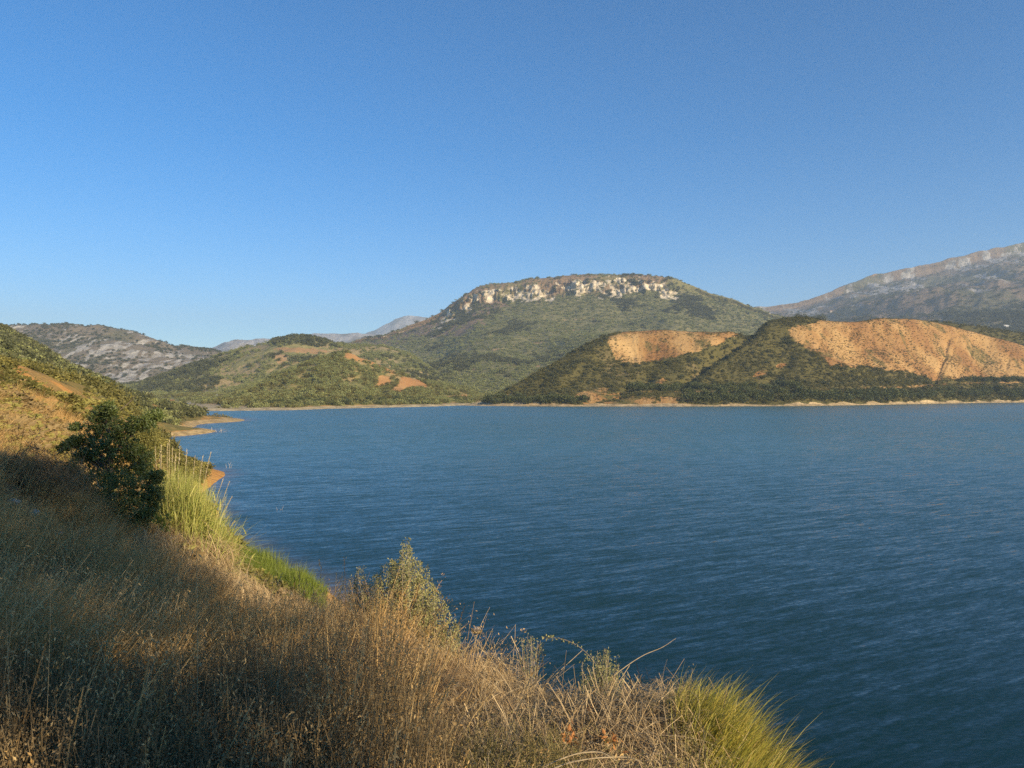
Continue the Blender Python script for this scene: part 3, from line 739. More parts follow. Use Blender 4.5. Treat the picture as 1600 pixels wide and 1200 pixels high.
def sample_grid(X, Y, Z, dens, n):
    """n random points on a grid surface, weighted by area times density"""
    A_ = np.hypot(np.hypot((X[:-1, 1:] - X[:-1, :-1]), (Y[:-1, 1:] - Y[:-1, :-1])), 0) * np.hypot(Y[1:, :-1] - Y[:-1, :-1], X[1:, :-1] - X[:-1, :-1])
    w = (A_ * np.clip(dens[:-1, :-1], 0, None)).ravel(); w = w / w.sum()
    k = rng.choice(len(w), n, p=w)
    i, j = np.unravel_index(k, A_.shape)
    a = rng.random(n); c = rng.random(n)
    def bl(Q): return (Q[i, j] * (1 - a) + Q[i, j + 1] * a) * (1 - c) + (Q[i + 1, j] * (1 - a) + Q[i + 1, j + 1] * a) * c
    return np.stack([bl(X), bl(Y), bl(Z)], 1), bl

def bush_mesh(name, mat, nleaf, leaf, seed, flat=.75, lobes=5):
    """unit bush: uneven lobed crown filled with leaf-sized faces, over a dark irregular core"""
    g = np.random.default_rng(seed)
    mb = MB()
    cs = np.stack([g.normal(size=lobes) * .28, g.normal(size=lobes) * .28, g.uniform(.25, .7, lobes) * flat], 1); rs = g.uniform(.26, .45, lobes)
    k = g.integers(0, lobes, nleaf)
    u = g.normal(size=(nleaf, 3)); u /= np.linalg.norm(u, axis=1, keepdims=True)
    p = cs[k] + u * (rs[k] * g.uniform(.62, 1.08, nleaf))[:, None] * np.array([1, 1, flat + .1])
    p[:, 2] = np.abs(p[:, 2])
    leaves(mb, p, u + g.normal(size=(nleaf, 3)) * .7, leaf * g.uniform(.7, 1.3, nleaf), leaf * .7)
    return mb.mesh(name, [mat], False)

GREENS = [(.075, .075, .018), (.11, .102, .024), (.155, .135, .034), (.09, .09, .025)]
M_scrub = leaf_mat('scrub_leaves', GREENS, .6, .15, .35)
M_olive = leaf_mat('olive_leaves', [(.18, .20, .062), (.26, .265, .092), (.125, .142, .042), (.30, .285, .11)], .6, .15, .3)
M_dark = leaf_mat('dark_oak_leaves', [(.058, .064, .022), (.08, .085, .03), (.11, .105, .038)], .6, .12, .3)
M_drybush = leaf_mat('dry_tuft_blades', [(.2, .14, .06), (.27, .19, .08), (.14, .10, .045)], .7, .2, .4)
scrub_me = [bush_mesh('scrub', M_scrub, 130, .24, 100 + i) for i in range(5)]
olive_me = [bush_mesh('olive', M_olive, 130, .24, 200 + i, .85) for i in range(4)]
dark_me = [bush_mesh('oak', M_dark, 140, .24, 300 + i, .85) for i in range(4)]
tuft_me = [bush_mesh('tuft', M_drybush, 60, .35, 400 + i, .5) for i in range(3)]
C_scrub = proto_collection('scrub_sources', [proto('scrub', m) for m in scrub_me])
C_olive = proto_collection('olive_sources', [proto('olive', m) for m in olive_me])
C_dark = proto_collection('oak_sources', [proto('oak', m) for m in dark_me])
M_yg = leaf_mat('yellow_green_tuft', [(.20, .19, .045), (.30, .255, .065), (.15, .15, .035)], .65, .2, .4)
C_yg = proto_collection('yellow_green_sources', [proto('yellow_green_tuft', bush_mesh('yellow_green_tuft', M_yg, 90, .26, 450 + i, .55)) for i in range(3)])
C_tuft = proto_collection('tuft_sources', [proto('tuft', m) for m in tuft_me])

def rz(n): return np.stack([rng.normal(size=n) * .08, rng.normal(size=n) * .08, rng.uniform(0, 6.28, n)], 1)

# peninsula scrub
X, Y, Z, b, px, py, shb, trk = PEN
dens = (1 - sstep(.15, .6, b)) * (Z > 1.5)
P, bl = sample_grid(X, Y, Z, dens, 42000)
s = rng.uniform(1.4, 2.8, len(P)) * (1 + .5 * (rng.random(len(P)) < .06))
P[:, 2] -= .1 * s
kk = rng.random(len(P)) < np.clip(.86 + .9 * fbm(P[:, 0] / 16, P[:, 1] / 16, 4, 64), .25, 1); P = P[kk]; s = s[kk] * (1 + .35 * fbm(P[:, 0] / 40, P[:, 1] / 40, 2, 65))
scatter('hillside_scrub', P, rz(len(P)), np.stack([s, s, s * rng.uniform(.7, 1.05, len(P))], 1), C_scrub, 5)
P, bl = sample_grid(X, Y, Z, dens * np.clip(.2 + fbm(X / 25, Y / 25, 3, 66) + .8 * np.exp(-(seg_dist(px, py, [(1082, 588), (1110, 560), (1150, 530)]) / 12) ** 2), 0, 2), 2200)
s = rng.uniform(3.0, 5.6, len(P)); P[:, 2] -= .15 * s; scatter('hillside_trees', P, rz(len(P)), np.stack([s, s, s * .85], 1), C_dark, 4)
P, bl = sample_grid(X, Y, Z, (b > .6) * (Z > 6) * np.clip(.4 + 1.3 * fbm(X / 25, Y / 25, 3, 53), .12, 2), 13000)
s = rng.uniform(.7, 1.8, len(P)); scatter('slope_tufts', P, rz(len(P)), np.stack([s, s, s * .6], 1), C_scrub, 5)
bb = b.copy()
for _ in range(7):
    bb[1:-1, 1:-1] = (bb[:-2, 1:-1] + bb[2:, 1:-1] + bb[1:-1, :-2] + bb[1:-1, 2:] + bb[1:-1, 1:-1]) / 5
P, bl = sample_grid(X, Y, Z, np.clip(4 * bb * (1 - bb), 0, 1) * (Z > 5), 4500); s = rng.uniform(.8, 2.4, len(P)); scatter('slope_edge_scrub', P, rz(len(P)), np.stack([s, s, s * .7], 1), C_scrub, 5)
P, bl = sample_grid(X, Y, Z, (b > .3) * (Z > 4), 9000); s = rng.uniform(.5, 1.3, len(P)); scatter('slope_dry_tufts', P, rz(len(P)), s, C_tuft, 3)
X, Y, Z, b = BR
P, bl = sample_grid(X, Y, Z, np.ones_like(X), 7000); s = rng.uniform(2, 4, len(P)); scatter('back_rise_scrub', P, rz(len(P)), s, C_scrub, 5)
# far shore hills
X, Y, Z, b, px, py = H2
P, bl = sample_grid(X, Y, Z, (1 - sstep(.15, .6, b)) * (Z > 1.2) * np.clip(.55 + 1.4 * fbm(X / 32, Y / 40, 4, 54), .06, 2), 16000)
s = rng.uniform(1.8, 4.4, len(P)); kk = rng.random(len(P)) < .42 - .5 * fbm(P[:, 0] / 60, P[:, 1] / 60, 3, 77)
scatter('far_shore_scrub', P[kk], rz(kk.sum()), s[kk], C_scrub, 5); scatter('far_shore_olives', P[~kk], rz((~kk).sum()), s[~kk], C_olive, 4)
X, Y, Z, b, px, py = H1
P, bl = sample_grid(X, Y, Z, (1 - sstep(.2, .7, b)) * np.clip(.5 + 1.5 * fbm(X / 50, Y / 70, 4, 55), .06, 2), 13000)
s = rng.uniform(3.0, 6.4, len(P)); scatter('olive_groves', P, rz(len(P)), s, C_olive, 4)
P, bl = sample_grid(X, Y, Z, (Z > 2) * np.clip(fbm(X / 70, Y / 70, 3, 56) * 2 - .3 + 1.5 * in_poly(px, py, [(425, 545), (430, 525), (500, 525), (530, 545), (470, 541)]), 0, 2), 2600)
s = rng.uniform(4.5, 9, len(P)); scatter('oak_woods', P, rz(len(P)), s, C_dark, 4)
# mountain woods
X, Y, Z, b, px, py, below, rock, dr = BU
P, bl = sample_grid(X, Y, Z, (rock < .4) * sstep(.9, .35, dr + .3 * fbm(X / 50, Y / 50, 3, 57)) * (Z > 4) + .22 * (below < 45) * (below > -2) + .10 * (below < 3) + .05, 31000)
s = rng.uniform(4.0, 10, len(P)); P[:, 2] -= .15 * s
scatter('mountain_scrub', P, rz(len(P)), np.stack([s, s, s * .75], 1), C_olive, 4)
P, bl = sample_grid(X, Y, Z, np.clip(fbm(X / 120, Y / 160, 4, 58) * 3 - .7, 0, 2) * (Z > 4) * (rock < .6) + .02 * (below < 30), 6000)
s = rng.uniform(7, 15, len(P)); P[:, 2] -= .15 * s
scatter('mountain_oaks', P, rz(len(P)), np.stack([s, s, s * .75], 1), C_dark, 4)
X, Y, Z, b, px, py, below, rock, dr = RM
P, bl = sample_grid(X, Y, Z, (.04 + sstep(62, 112, below + 60 * fbm(X / 170, Y / 330, 5, 59)) * np.clip(.6 + fbm(X / 90, Y / 200, 3, 69), 0.05, 2)) * (px < 1680) * (px > 1180) * (below > 12), 24000)
s = rng.uniform(7, 17, len(P)); scatter('mountain_forest', P, rz(len(P)), np.stack([s, s, s * .7], 1), C_dark, 4)
X, Y, Z, b, px, py, rock, dr = RH
P, bl = sample_grid(X, Y, Z, (rock < .5) * np.clip(.35 + fbm(X / 90, Y / 90, 4, 60), .03, 2) * (px > -100), 9000)
s = rng.uniform(3.5, 9, len(P)); scatter('rocky_hill_scrub', P, rz(len(P)), np.stack([s, s, s * .7], 1), C_dark, 4)
# left hill
D_ = np.hypot(GX, GY)
P, bl = sample_grid(GX, GY, GZ, (D_ > 150) * (GZ > 1.6) * (1 - sstep(.2, .6, bare)) * np.clip(.7 + fbm(GX / 30, GY / 30, 3, 62), .2, 2) * (BPX > -250), 15000)
s = rng.uniform(1.3, 4.2, len(P)); pk = rng.integers(0, 4, len(P))
half = P[:, 1] > 190; far_half = half.copy()
half &= ~((bl(BPX) > 150) & (rng.random(len(P)) < .5)) & (P[:, 2] > 2.4)
dk = half & (rng.random(len(P)) < .30 + .8 * fbm(P[:, 0] / 35, P[:, 1] / 35, 3, 78)); half2 = half & ~dk & (rng.random(len(P)) < .75)
scatter('left_hill_olives', P[half2], rz(half2.sum()), s[half2], C_olive, 4); scatter('left_hill_oaks', P[dk], rz(dk.sum()), s[dk] * 1.2, C_dark, 4)
scatter('left_hill_scrub', P[~far_half], rz((~far_half).sum()), s[~far_half] * .75, C_scrub, 5)
P, bl = sample_grid(GX, GY, GZ, (D_ > 42) * (D_ < 190) * (GZ > 1.4) * (1 - sstep(.2, .6, bare)) * np.clip(.35 + 1.6 * fbm(GX / 9, GY / 9, 4, 63), .03, 2) * (BPX > -250) * (BPX < 420), 3900)
s = rng.uniform(.5, 1.6, len(P)); kk = rng.random(len(P)) < .5
scatter('low_scrub', P[kk], rz(kk.sum()), np.stack([s, s, s * .7], 1)[kk], C_scrub, 5); scatter('dry_low_scrub', P[~kk], rz((~kk).sum()), np.stack([s, s, s * .7], 1)[~kk], C_yg, 3)
P, bl = sample_grid(GX, GY, GZ, (D_ > 19) * (D_ < 100) * (GZ > 1.4) * (1 - sstep(.2, .6, bare)) * np.clip(.25 + 2 * fbm(GX / 5, GY / 5, 4, 73), 0, 2) * (BPX > -100) * (BPX < 300) / np.maximum(D_, 20), 3200)
s = rng.uniform(.3, .95, len(P)); kk = rng.random(len(P)) < .5
scatter('slope_green_tufts', P[kk], rz(kk.sum()), np.stack([s, s, s * .7], 1)[kk], C_yg, 3); scatter('slope_brown_tufts', P[~kk], rz((~kk).sum()), np.stack([s, s, s * .7], 1)[~kk], C_tuft, 3)

# ------------------------------------------------------------------ the wooded roadside behind the camera (its shade lies over the left foreground)
def col_xy(px, d): return (px - 800) / F * d, d
def gz1(x, y): return float(bank_z(np.array([x]), np.array([y]))[0])
def gpt(px, d, up=0.0):
    x, y = col_xy(px, d); return np.array([x, y, gz1(x, y) + up])

M_bark = plain_mat('bark', (.10, .07, .045), (.2, .15, .10), 6, .9, .6)
M_twig = plain_mat('grey_twig', (.16, .12, .08), (.26, .21, .15), 20, .9)
M_shade_leaf = leaf_mat('roadside_tree_leaves', [(.03, .045, .015), (.05, .065, .02)], .6, .15, .5)

def crown_lobes(centers, radii, n, leaf, mat, name, parent, fill=.45):
    mb = MB(); c = np.array(centers, float); r = np.array(radii, float)
    w = r ** 2 / (r ** 2).sum(); k = rng.choice(len(c), n, p=w)
    u = rng.normal(size=(n, 3)); u /= np.linalg.norm(u, axis=1, keepdims=True)
    p = c[k] + u * (r[k] * rng.uniform(fill, 1.05, n))[:, None]
    leaves(mb, p, u + rng.normal(size=(n, 3)) * .8, leaf * rng.uniform(.7, 1.3, n), leaf * .75)
    return link(name, mb.mesh(name, [mat], False), parent)

sx, sy = math.sin(SUN_AZ), -math.cos(SUN_AZ)
def sq(s, q, z): return (s * sx + q * -sy, s * sy + q * sx, z)
tb = sq(10, .6, 0); tz = gz1(tb[0], tb[1])
t = empty('roadside_tree', (tb[0], tb[1], tz)); tag(t, 'broad dense green tree on the roadside behind the viewpoint', 'tree')
mb = MB(); tube(mb, [(0, 0, -.3), (.1, .05, 2), (.05, .2, 4.5), (1.0 * -sy, 1.0 * sx, 8), (2.6 * -sy, 2.6 * sx, 12)], [.38, .3, .26, .16, .05], 10)
for a in range(7):
    q = a * 2.4; c0 = np.array([1.0 * -sy, 1.0 * sx, 7.6 + a * .5]); tube(mb, [c0, c0 + [math.cos(q) * 1.2, math.sin(q) * 1.2, 1.2], c0 + [math.cos(q) * 2.2, math.sin(q) * 2.2, 2.4]], [.12, .08, .03], 6)
link('trunk', mb.mesh('trunk', [M_bark]), t)
cen = []; rad = []
for q, z, r in ((.2, 19.9, 2.2), (2.2, 20.3, 2.1), (3.7, 20.6, 1.75), (5.5, 21.9, 1.7), (6.5, 23.5, 1.9), (4.5, 22.9, 2.2), (2.2, 22.7, 2.2), (0, 22.4, 2.0), (6.2, 25.2, 1.5), (4.2, 25.0, 1.2), (3.3, 24.0, 1.2), (-1.6, 21.5, 1.8)):
    p = sq(10, q, z); cen.append((p[0] - tb[0], p[1] - tb[1], p[2] - tz)); rad.append(r)
crown_lobes(cen, rad, 56000, .13, M_shade_leaf, 'crown', t, .2)

# ------------------------------------------------------------------ dry herbs, straw and tangles of the near bank
STRAW = [(.62, .395, .145), (.45, .27, .092), (.72, .50, .215), (.31, .18, .06), (.53, .335, .118)]
M_straw = leaf_mat('straw_blades', STRAW, .6, .25, .4, .25)
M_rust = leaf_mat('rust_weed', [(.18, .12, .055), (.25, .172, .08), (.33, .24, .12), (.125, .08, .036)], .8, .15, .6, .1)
M_weed = leaf_mat('golden_weed', [(.22, .175, .06), (.30, .225, .085), (.17, .155, .055), (.38, .30, .13)], .75, .2, .6, .15)
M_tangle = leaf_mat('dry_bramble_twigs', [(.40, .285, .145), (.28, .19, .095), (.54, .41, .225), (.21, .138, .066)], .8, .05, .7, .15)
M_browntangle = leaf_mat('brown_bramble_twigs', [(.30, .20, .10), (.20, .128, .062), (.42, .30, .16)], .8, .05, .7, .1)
M_grass = leaf_mat('yellow_green_grass', [(.34, .31, .045), (.18, .21, .025), (.50, .39, .08), (.25, .26, .035), (.58, .44, .13)], .5, .35, .6, .3)
M_lush = leaf_mat('lush_shore_grass', [(.15, .20, .025), (.22, .26, .04), (.11, .15, .022), (.32, .30, .08), (.38, .32, .12)], .5, .35, .6, .3)
M_reed = leaf_mat('reed_blades', [(.42, .42, .10), (.32, .36, .07), (.55, .49, .15), (.24, .29, .055), (.60, .51, .21)], .5, .3, .7, .3)
M_plume = leaf_mat('reed_plumes', [(.55, .46, .29), (.46, .38, .22)], .8, .3, .5)

def straw_proto(i, n, hmin, hmax, w, oats):
    g = rng; mb = MB()
    a = g.uniform(0, 6.28, n); r = .09 * np.sqrt(g.random(n))
    b = np.stack([np.cos(a) * r, np.sin(a) * r, np.full(n, -.05)], 1)
    h = g.uniform(hmin, hmax, n)
    lean = np.stack([g.normal(.34, .24, n), g.normal(.02, .22, n)], 1)
    tip = b + np.stack([lean[:, 0] * h, lean[:, 1] * h, h], 1)
    bend = np.stack([-lean[:, 0] * h * .35, -lean[:, 1] * h * .35, np.zeros(n)], 1) + g.normal(size=(n, 3)) * .02
    c = blades(mb, b, tip, bend, w * g.uniform(.7, 1.4, n), 3, .3)
    for k in range(oats):                                     # drooping spikelets
        m = 7; f = np.linspace(.62, 1, m)
        p = b[k] * ((1 - f) ** 2)[:, None] + 2 * (f * (1 - f))[:, None] * ((b[k] + tip[k]) / 2 + bend[k]) + (f ** 2)[:, None] * tip[k]
        p = p + g.normal(size=(m, 3)) * .018
        leaves(mb, p, np.stack([g.normal(.5, .5, m), g.normal(0, .5, m), g.uniform(-1.2, -.2, m)], 1), .022, .0065)
    return proto('straw', mb.mesh('straw', [M_straw], False))
def stalky_proto(i):
    """fewer, thicker stems, some snapped over, with bushy seed heads"""
    g = rng; mb = MB(); n = 9
    a = g.uniform(0, 6.28, n); b = np.stack([np.cos(a) * .07, np.sin(a) * .07, np.full(n, -.05)], 1); h = g.uniform(.35, .85, n)
    lean = np.stack([g.normal(.2, .3, n), g.normal(0, .3, n)], 1); tip = b + np.stack([lean[:, 0] * h, lean[:, 1] * h, h], 1)
    snap = g.random(n) < .35; k = (b + tip) / 2 + g.normal(size=(n, 3)) * .02
    blades(mb, b, k, g.normal(size=(n, 3)) * .01, .008, 2, .9)
    tip[snap] = k[snap] + np.stack([g.normal(.1, .2, snap.sum()), g.normal(0, .2, snap.sum()), g.uniform(-.25, .0, snap.sum())], 1)
    blades(mb, k, tip, g.normal(size=(n, 3)) * .01, .0065, 2, .5)
    for q in range(n):
        m = 26; p = tip[q] + (k[q] - tip[q]) * (g.random((m, 1)) ** 1.5 * .45) + g.normal(size=(m, 3)) * .013
        leaves(mb, p, (tip[q] - k[q])[None] * 4 + g.normal(size=(m, 3)), .016, .006)
    m = 14; blades(mb, g.normal(size=(m, 3)) * .05, g.normal(size=(m, 3)) * np.array([.2, .2, .05]) + np.array([.05, 0, .12]), g.normal(size=(m, 3)) * .06 + np.array([0, 0, .05]), .012, 3, .2)
    return proto('straw', mb.mesh('straw', [M_straw], False))
C_straw = proto_collection('straw_sources', [straw_proto(i, 21, .28, .70, .0072, 10) for i in range(4)])
C_stalky = proto_collection('stalky_sources', [stalky_proto(i) for i in range(4)])

def weed_proto(nm, mat, stems, h0, h1, leafsize, per):
    g = rng; mb = MB(); n = stems
    a = g.uniform(0, 6.28, n); r = .10 * np.sqrt(g.random(n))
    b = np.stack([np.cos(a) * r, np.sin(a) * r, np.full(n, -.04)], 1); h = g.uniform(h0, h1, n)
    tip = b + np.stack([g.normal(.05, .15, n) * h, g.normal(0, .15, n) * h, h], 1); bend = g.normal(size=(n, 3)) * .03
    blades(mb, b, tip, bend, .0035, 3, .5)
    f = g.uniform(.25, 1.02, (n, per, 1)); mid = ((b + tip) / 2 + bend)[:, None]
    p = ((1 - f) ** 2 * b[:, None] + 2 * f * (1 - f) * mid + f * f * tip[:, None]).reshape(-1, 3)
    p = p + g.normal(size=p.shape) * .014
    leaves(mb, p, g.normal(size=p.shape) + np.array([0, 0, .7]), leafsize * g.uniform(.6, 1.4, len(p)), leafsize * .45)
    return proto(nm, mb.mesh(nm, [mat], False))
C_rust = proto_collection('rust_weed_sources', [weed_proto('rust_weed', M_rust, 13, .35, .68, .0085, 46) for i in range(3)])
C_weed = proto_collection('golden_weed_sources', [weed_proto('golden_weed', M_weed, 12, .22, .48, .010, 44) for i in range(3)])

def tangle_mesh(nm, mat, r, n, w, flat=.8, seglen=(.5, 1.1), up=.3, leafn=0, leafmat=None):
    """dome of criss-crossing thin arcs"""
    g = rng; mb = MB()
    u = g.normal(size=(n, 3)); u /= np.linalg.norm(u, axis=1, keepdims=True); u[:, 2] = np.abs(u[:, 2])
    c = u * (r * g.uniform(.25, .95, n) )[:, None] * np.array([1, 1, flat])
    t = np.cross(u, g.normal(size=(n, 3))); t /= (np.linalg.norm(t, axis=1, keepdims=True) + 1e-9)
    t = t + u * g.normal(up, .35, n)[:, None]
    l = r * g.uniform(*seglen, n)[:, None]
    b = c - t * l / 2; tip = c + t * l / 2
    b[:, 2] = np.maximum(b[:, 2], -.05); tip[:, 2] = np.maximum(tip[:, 2], -.02)
    blades(mb, b, tip, u * (r * .14) + g.normal(size=(n, 3)) * r * .06, w * g.uniform(.6, 1.5, n), 4, .5)
    return mb.mesh(nm, [mat], False)
C_tangle = proto_collection('tangle_sources', [proto('tangle', tangle_mesh('tangle', M_tangle, .34, 110, .0042)) for i in range(4)])
C_brown = proto_collection('brown_tangle_sources', [proto('brown_tangle', tangle_mesh('brown_tangle', M_browntangle, .36, 100, .0045)) for i in range(3)])

def polar(n, p0, p1, d0, d1, pw=.75):
    px = rng.uniform(p0, p1, n); d = d0 * (d1 / d0) ** (rng.random(n) ** pw)
    x = (px - 800) / F * d; z = bank_z(x, d)
    return px, d, x, z, HY - F * (z - H) / d
px, d, x, z, py = polar(16000, -160, 1420, 1.5, 16)
P = np.stack([x, d, z], 1)
py = HY - F * (z + .4 - H) / d
w_straw = np.exp(-((px - 180) / 330.) ** 2) * np.exp(-((py - 1000) / 150.) ** 2) * 1.5 + .2 + .5 * (d > 9) * (px < 340)
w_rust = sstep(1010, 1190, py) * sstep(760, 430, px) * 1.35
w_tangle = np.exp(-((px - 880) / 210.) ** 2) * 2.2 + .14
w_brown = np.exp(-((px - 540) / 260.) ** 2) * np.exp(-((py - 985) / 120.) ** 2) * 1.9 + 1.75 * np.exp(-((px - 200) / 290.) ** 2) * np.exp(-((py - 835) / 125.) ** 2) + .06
w_weed = sstep(660, 760, px) * sstep(1000, 880, px) * sstep(1110, 1190, py) * 1.6 + sstep(1010, 1070, px) * .6 + .04
Wt = np.stack([w_straw, w_rust, w_tangle, w_brown, w_weed], 1) * np.exp(rng.normal(size=(len(px), 5)) * .35 + np.stack([fbm(x / 1.3, d / 1.3, 2, 210 + k) * 1.6 for k in range(5)], 1))
kind = Wt.argmax(1)
ok = (d < 4.5) | (rng.random(len(d)) < .68)
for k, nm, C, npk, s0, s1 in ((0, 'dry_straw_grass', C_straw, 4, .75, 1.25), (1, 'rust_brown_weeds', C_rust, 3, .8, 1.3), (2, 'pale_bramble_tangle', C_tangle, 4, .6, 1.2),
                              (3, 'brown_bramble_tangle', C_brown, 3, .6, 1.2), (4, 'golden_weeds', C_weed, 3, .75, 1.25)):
    i = np.where((kind == k) & ok)[0]
    if k == 3: i = i[::2]
    if k == 2: i = i[rng.random(len(i)) < .7]
    i = i[(px[i] < 1050) | (rng.random(len(i)) < sstep(1100, 1040, px[i])) | (d[i] < 2.6)]
    n_ = len(i); r = np.stack([rng.normal(size=n_) * .08, rng.normal(size=n_) * .08 , rng.normal(size=n_) * (.6 if k == 0 else 3)], 1)
    s = rng.uniform(s0, s1, n_) * (1 - .4 * sstep(310, 370, px[i]) * sstep(560, 500, px[i]) * sstep(6.5, 9, d[i]))
    scatter(nm, P[i], r, s, C, npk)

i = np.where((rng.random(len(px)) < np.where(px < 640, .10, np.where(px < 760, .03, 0))) & (d < 12) & (px < 1080))[0]
scatter('broken_stems', P[i], np.stack([rng.normal(size=len(i)) * .15, rng.normal(size=len(i)) * .15, rng.normal(size=len(i)) * 1.2], 1), rng.uniform(.7, 1.15, len(i)) * (1 - .45 * sstep(600, 700, px[i])) * (1 - .4 * sstep(310, 370, px[i]) * sstep(560, 500, px[i]) * sstep(6.5, 9, d[i])), C_stalky, 4)

# golden dry grass on the sunlit slope beyond
px, d, x, z, py = polar(12000, -160, 300, 15, 95, 1.0)
CUT = [[(25, 612), (60, 613), (85, 618), (112, 624), (130, 640), (112, 646), (85, 643), (50, 634), (28, 634)], [(0, 620), (18, 617), (14, 630), (0, 632)]]
ok = (z > 1.5) & ~((d > 78) & (d < 97) & (px < 145)) & ~((d > 60) & (in_poly(px, py, CUT[0]) | in_poly(px, py, CUT[1]))) & (rng.random(len(d)) < .5 + .9 * fbm(x / 4, d / 4, 3, 222))
n_ = int(ok.sum()); s = rng.uniform(.7, 1.2, n_) * (1 + d[ok] / 200)
scatter('slope_dry_grass', np.stack([x, d, z], 1)[ok], np.stack([rng.normal(size=n_) * .1, rng.normal(size=n_) * .1, rng.normal(size=n_) * .6], 1), np.stack([s, s, s * .8], 1), C_straw, 4)
px, d, x, z, py = polar(1800, 215, 560, 14, 62, .8)
ok = (z > .9); n_ = int(ok.sum())
scatter('bank_tangle', np.stack([x, d, z], 1)[ok], rz(n_), rng.uniform(1.0, 2.4, n_), C_tangle, 4)

# tall pale straw stalks, one by one
stalks = [((20, 1200), (205, 872), 2.2), ((-20, 1120), (40, 862), 2.6), ((10, 1090), (62, 868), 2.7), ((52, 1180), (80, 905), 2.2), ((300, 1195), (307, 860), 2.4), ((280, 1190), (150, 985), 2.3),
          ((430, 1190), (560, 950), 2.6), ((545, 1200), (575, 975), 2.5), ((700, 1190), (560, 1085), 2.6), ((735, 1195), (770, 985), 3.2), ((850, 1190), (822, 1010), 3.4),
          ((640, 1160), (742, 985), 3.5), ((470, 1180), (400, 1000), 2.6), ((610, 1190), (500, 1150), 2.3), ((160, 1180), (262, 930), 2.4), ((110, 1150), (130, 940), 2.5),
          ((360, 1180), (480, 985), 2.8), ((90, 1195), (250, 1010), 2.1), ((220, 1195), (240, 950), 2.3), ((520, 1190), (690, 1010), 3.0), ((410, 1195), (455, 930), 2.6), ((30, 1195), (10, 950), 2.2)]
M_stalk = leaf_mat('pale_stalk', [(.5, .37, .17), (.4, .28, .12)], .6, .1, .5)
for a, b_, dd in stalks:
    A_ = np.array(pt(a[0], a[1], dd)); B_ = np.array(pt(b_[0], b_[1], dd * 1.12))
    g0 = gz1(A_[0], A_[1]); A_[2] = min(A_[2], g0 + .1); base_ = A_.copy(); base_[2] = g0 - .03
    tt = np.linspace(0, 1, 7)[:, None]; mid = (base_ + B_) / 2 + np.array([-.03, 0, .06]) + rng.normal(size=3) * .02
    c = (1 - tt) ** 2 * base_ + 2 * tt * (1 - tt) * mid + tt ** 2 * B_
    mb = MB(); tube(mb, c - base_, np.linspace(.0019, .0008, 7), 4)
    for f in (3, 4, 5, 6):
        leaves(mb, (c[f] - base_)[None] + rng.normal(size=(3, 3)) * .012, np.stack([rng.normal(.4, .4, 3), rng.normal(size=3) * .4, rng.uniform(-1, .3, 3)], 1), .022, .006)
    o = link('straw_stalk', mb.mesh('straw_stalk', [M_stalk], False), None, base_)
    tag(o, 'tall pale straw stalk rising out of the shaded brown weeds', 'grass stalk', 'tall straw stalks in the shaded foreground')

# ------------------------------------------------------------------ named bushes of the bank
def dry_bush(px, py_base, d, r, n, w, mat, label, flat=.8, name='dry_bush'):
    p = gpt(px, d, -.05)
    o = link(name, tangle_mesh(name, mat, r, n, w, flat), None, p)
    o.rotation_euler.z = rng.uniform(0, 6)
    return tag(o, label, 'bush')
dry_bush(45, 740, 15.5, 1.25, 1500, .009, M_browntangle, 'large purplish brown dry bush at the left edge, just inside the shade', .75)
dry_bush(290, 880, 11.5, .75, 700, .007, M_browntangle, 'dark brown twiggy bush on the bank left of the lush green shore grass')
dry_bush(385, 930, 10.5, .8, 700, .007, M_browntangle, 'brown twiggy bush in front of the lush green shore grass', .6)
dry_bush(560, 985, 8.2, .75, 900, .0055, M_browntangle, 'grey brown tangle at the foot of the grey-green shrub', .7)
dry_bush(735, 1020, 6.6, .62, 1000, .0048, M_tangle, 'sunlit beige bramble dome left of the arching leafy stem', .75)
dry_bush(752, 1000, 6.75, .56, 700, .0046, M_tangle, 'sunlit beige bramble dome under the pale thistle head', .95)
dry_bush(845, 1055, 5.6, .52, 900, .0045, M_tangle, 'sunlit beige bramble dome under the arching leafy stem', .65)
dry_bush(990, 1075, 5.0, .45, 800, .0042, M_tangle, 'pale twig tangle beside the yellow-green grass at the bank edge', .6)
dry_bush(312, 850, 20.5, 1.15, 1300, .011, M_tangle, 'dry brown shrub below the pale green reeds, beside the water', .85)

def leafy_shrub(name, label, px_c, d, stems, leaf, per, mat, twig, parts=('stem', 'foliage'), depth=.5, spread=.012):
    """stems: list of (base_px, tip_px, tip_py)"""
    b0 = gpt(px_c, d)
    t = empty(name, b0); tag(t, label, 'shrub')
    n = len(stems); st = np.array(stems, float); dy = rng.normal(size=n) * depth * .5
    base_ = np.array([gpt(a, d + e * .5, -.05) for a, e in zip(st[:, 0], dy)])
    tip = np.array([pt(a, b_, d + e) for (a, b_), e in zip(st[:, 1:], dy)])
    bend = rng.normal(size=(n, 3)) * .05 + np.array([0, 0, .03])
    m1 = MB(); blades(m1, base_ - b0, tip - b0, bend, .009, 5, .35)
    link(parts[0], m1.mesh(parts[0], [twig], False), t)
    f = 1 - rng.random((n, per, 1)) ** 1.25 * .72; mid = ((base_ + tip) / 2 + bend)[:, None]
    p = ((1 - f) ** 2 * base_[:, None] + 2 * f * (1 - f) * mid + f * f * tip[:, None]); L_ = np.linalg.norm(tip - base_, axis=1)[:, None, None]
    p = (p + rng.normal(size=p.shape) * (spread + .05 * L_ * (1 - f) * .6)).reshape(-1, 3)
    m2 = MB(); leaves(m2, p - b0, rng.normal(size=p.shape) + np.array([0, 0, .5]), leaf * rng.uniform(.6, 1.4, len(p)), leaf * .5)
    link(parts[1], m2.mesh(parts[1], [mat], False), t)
    return t
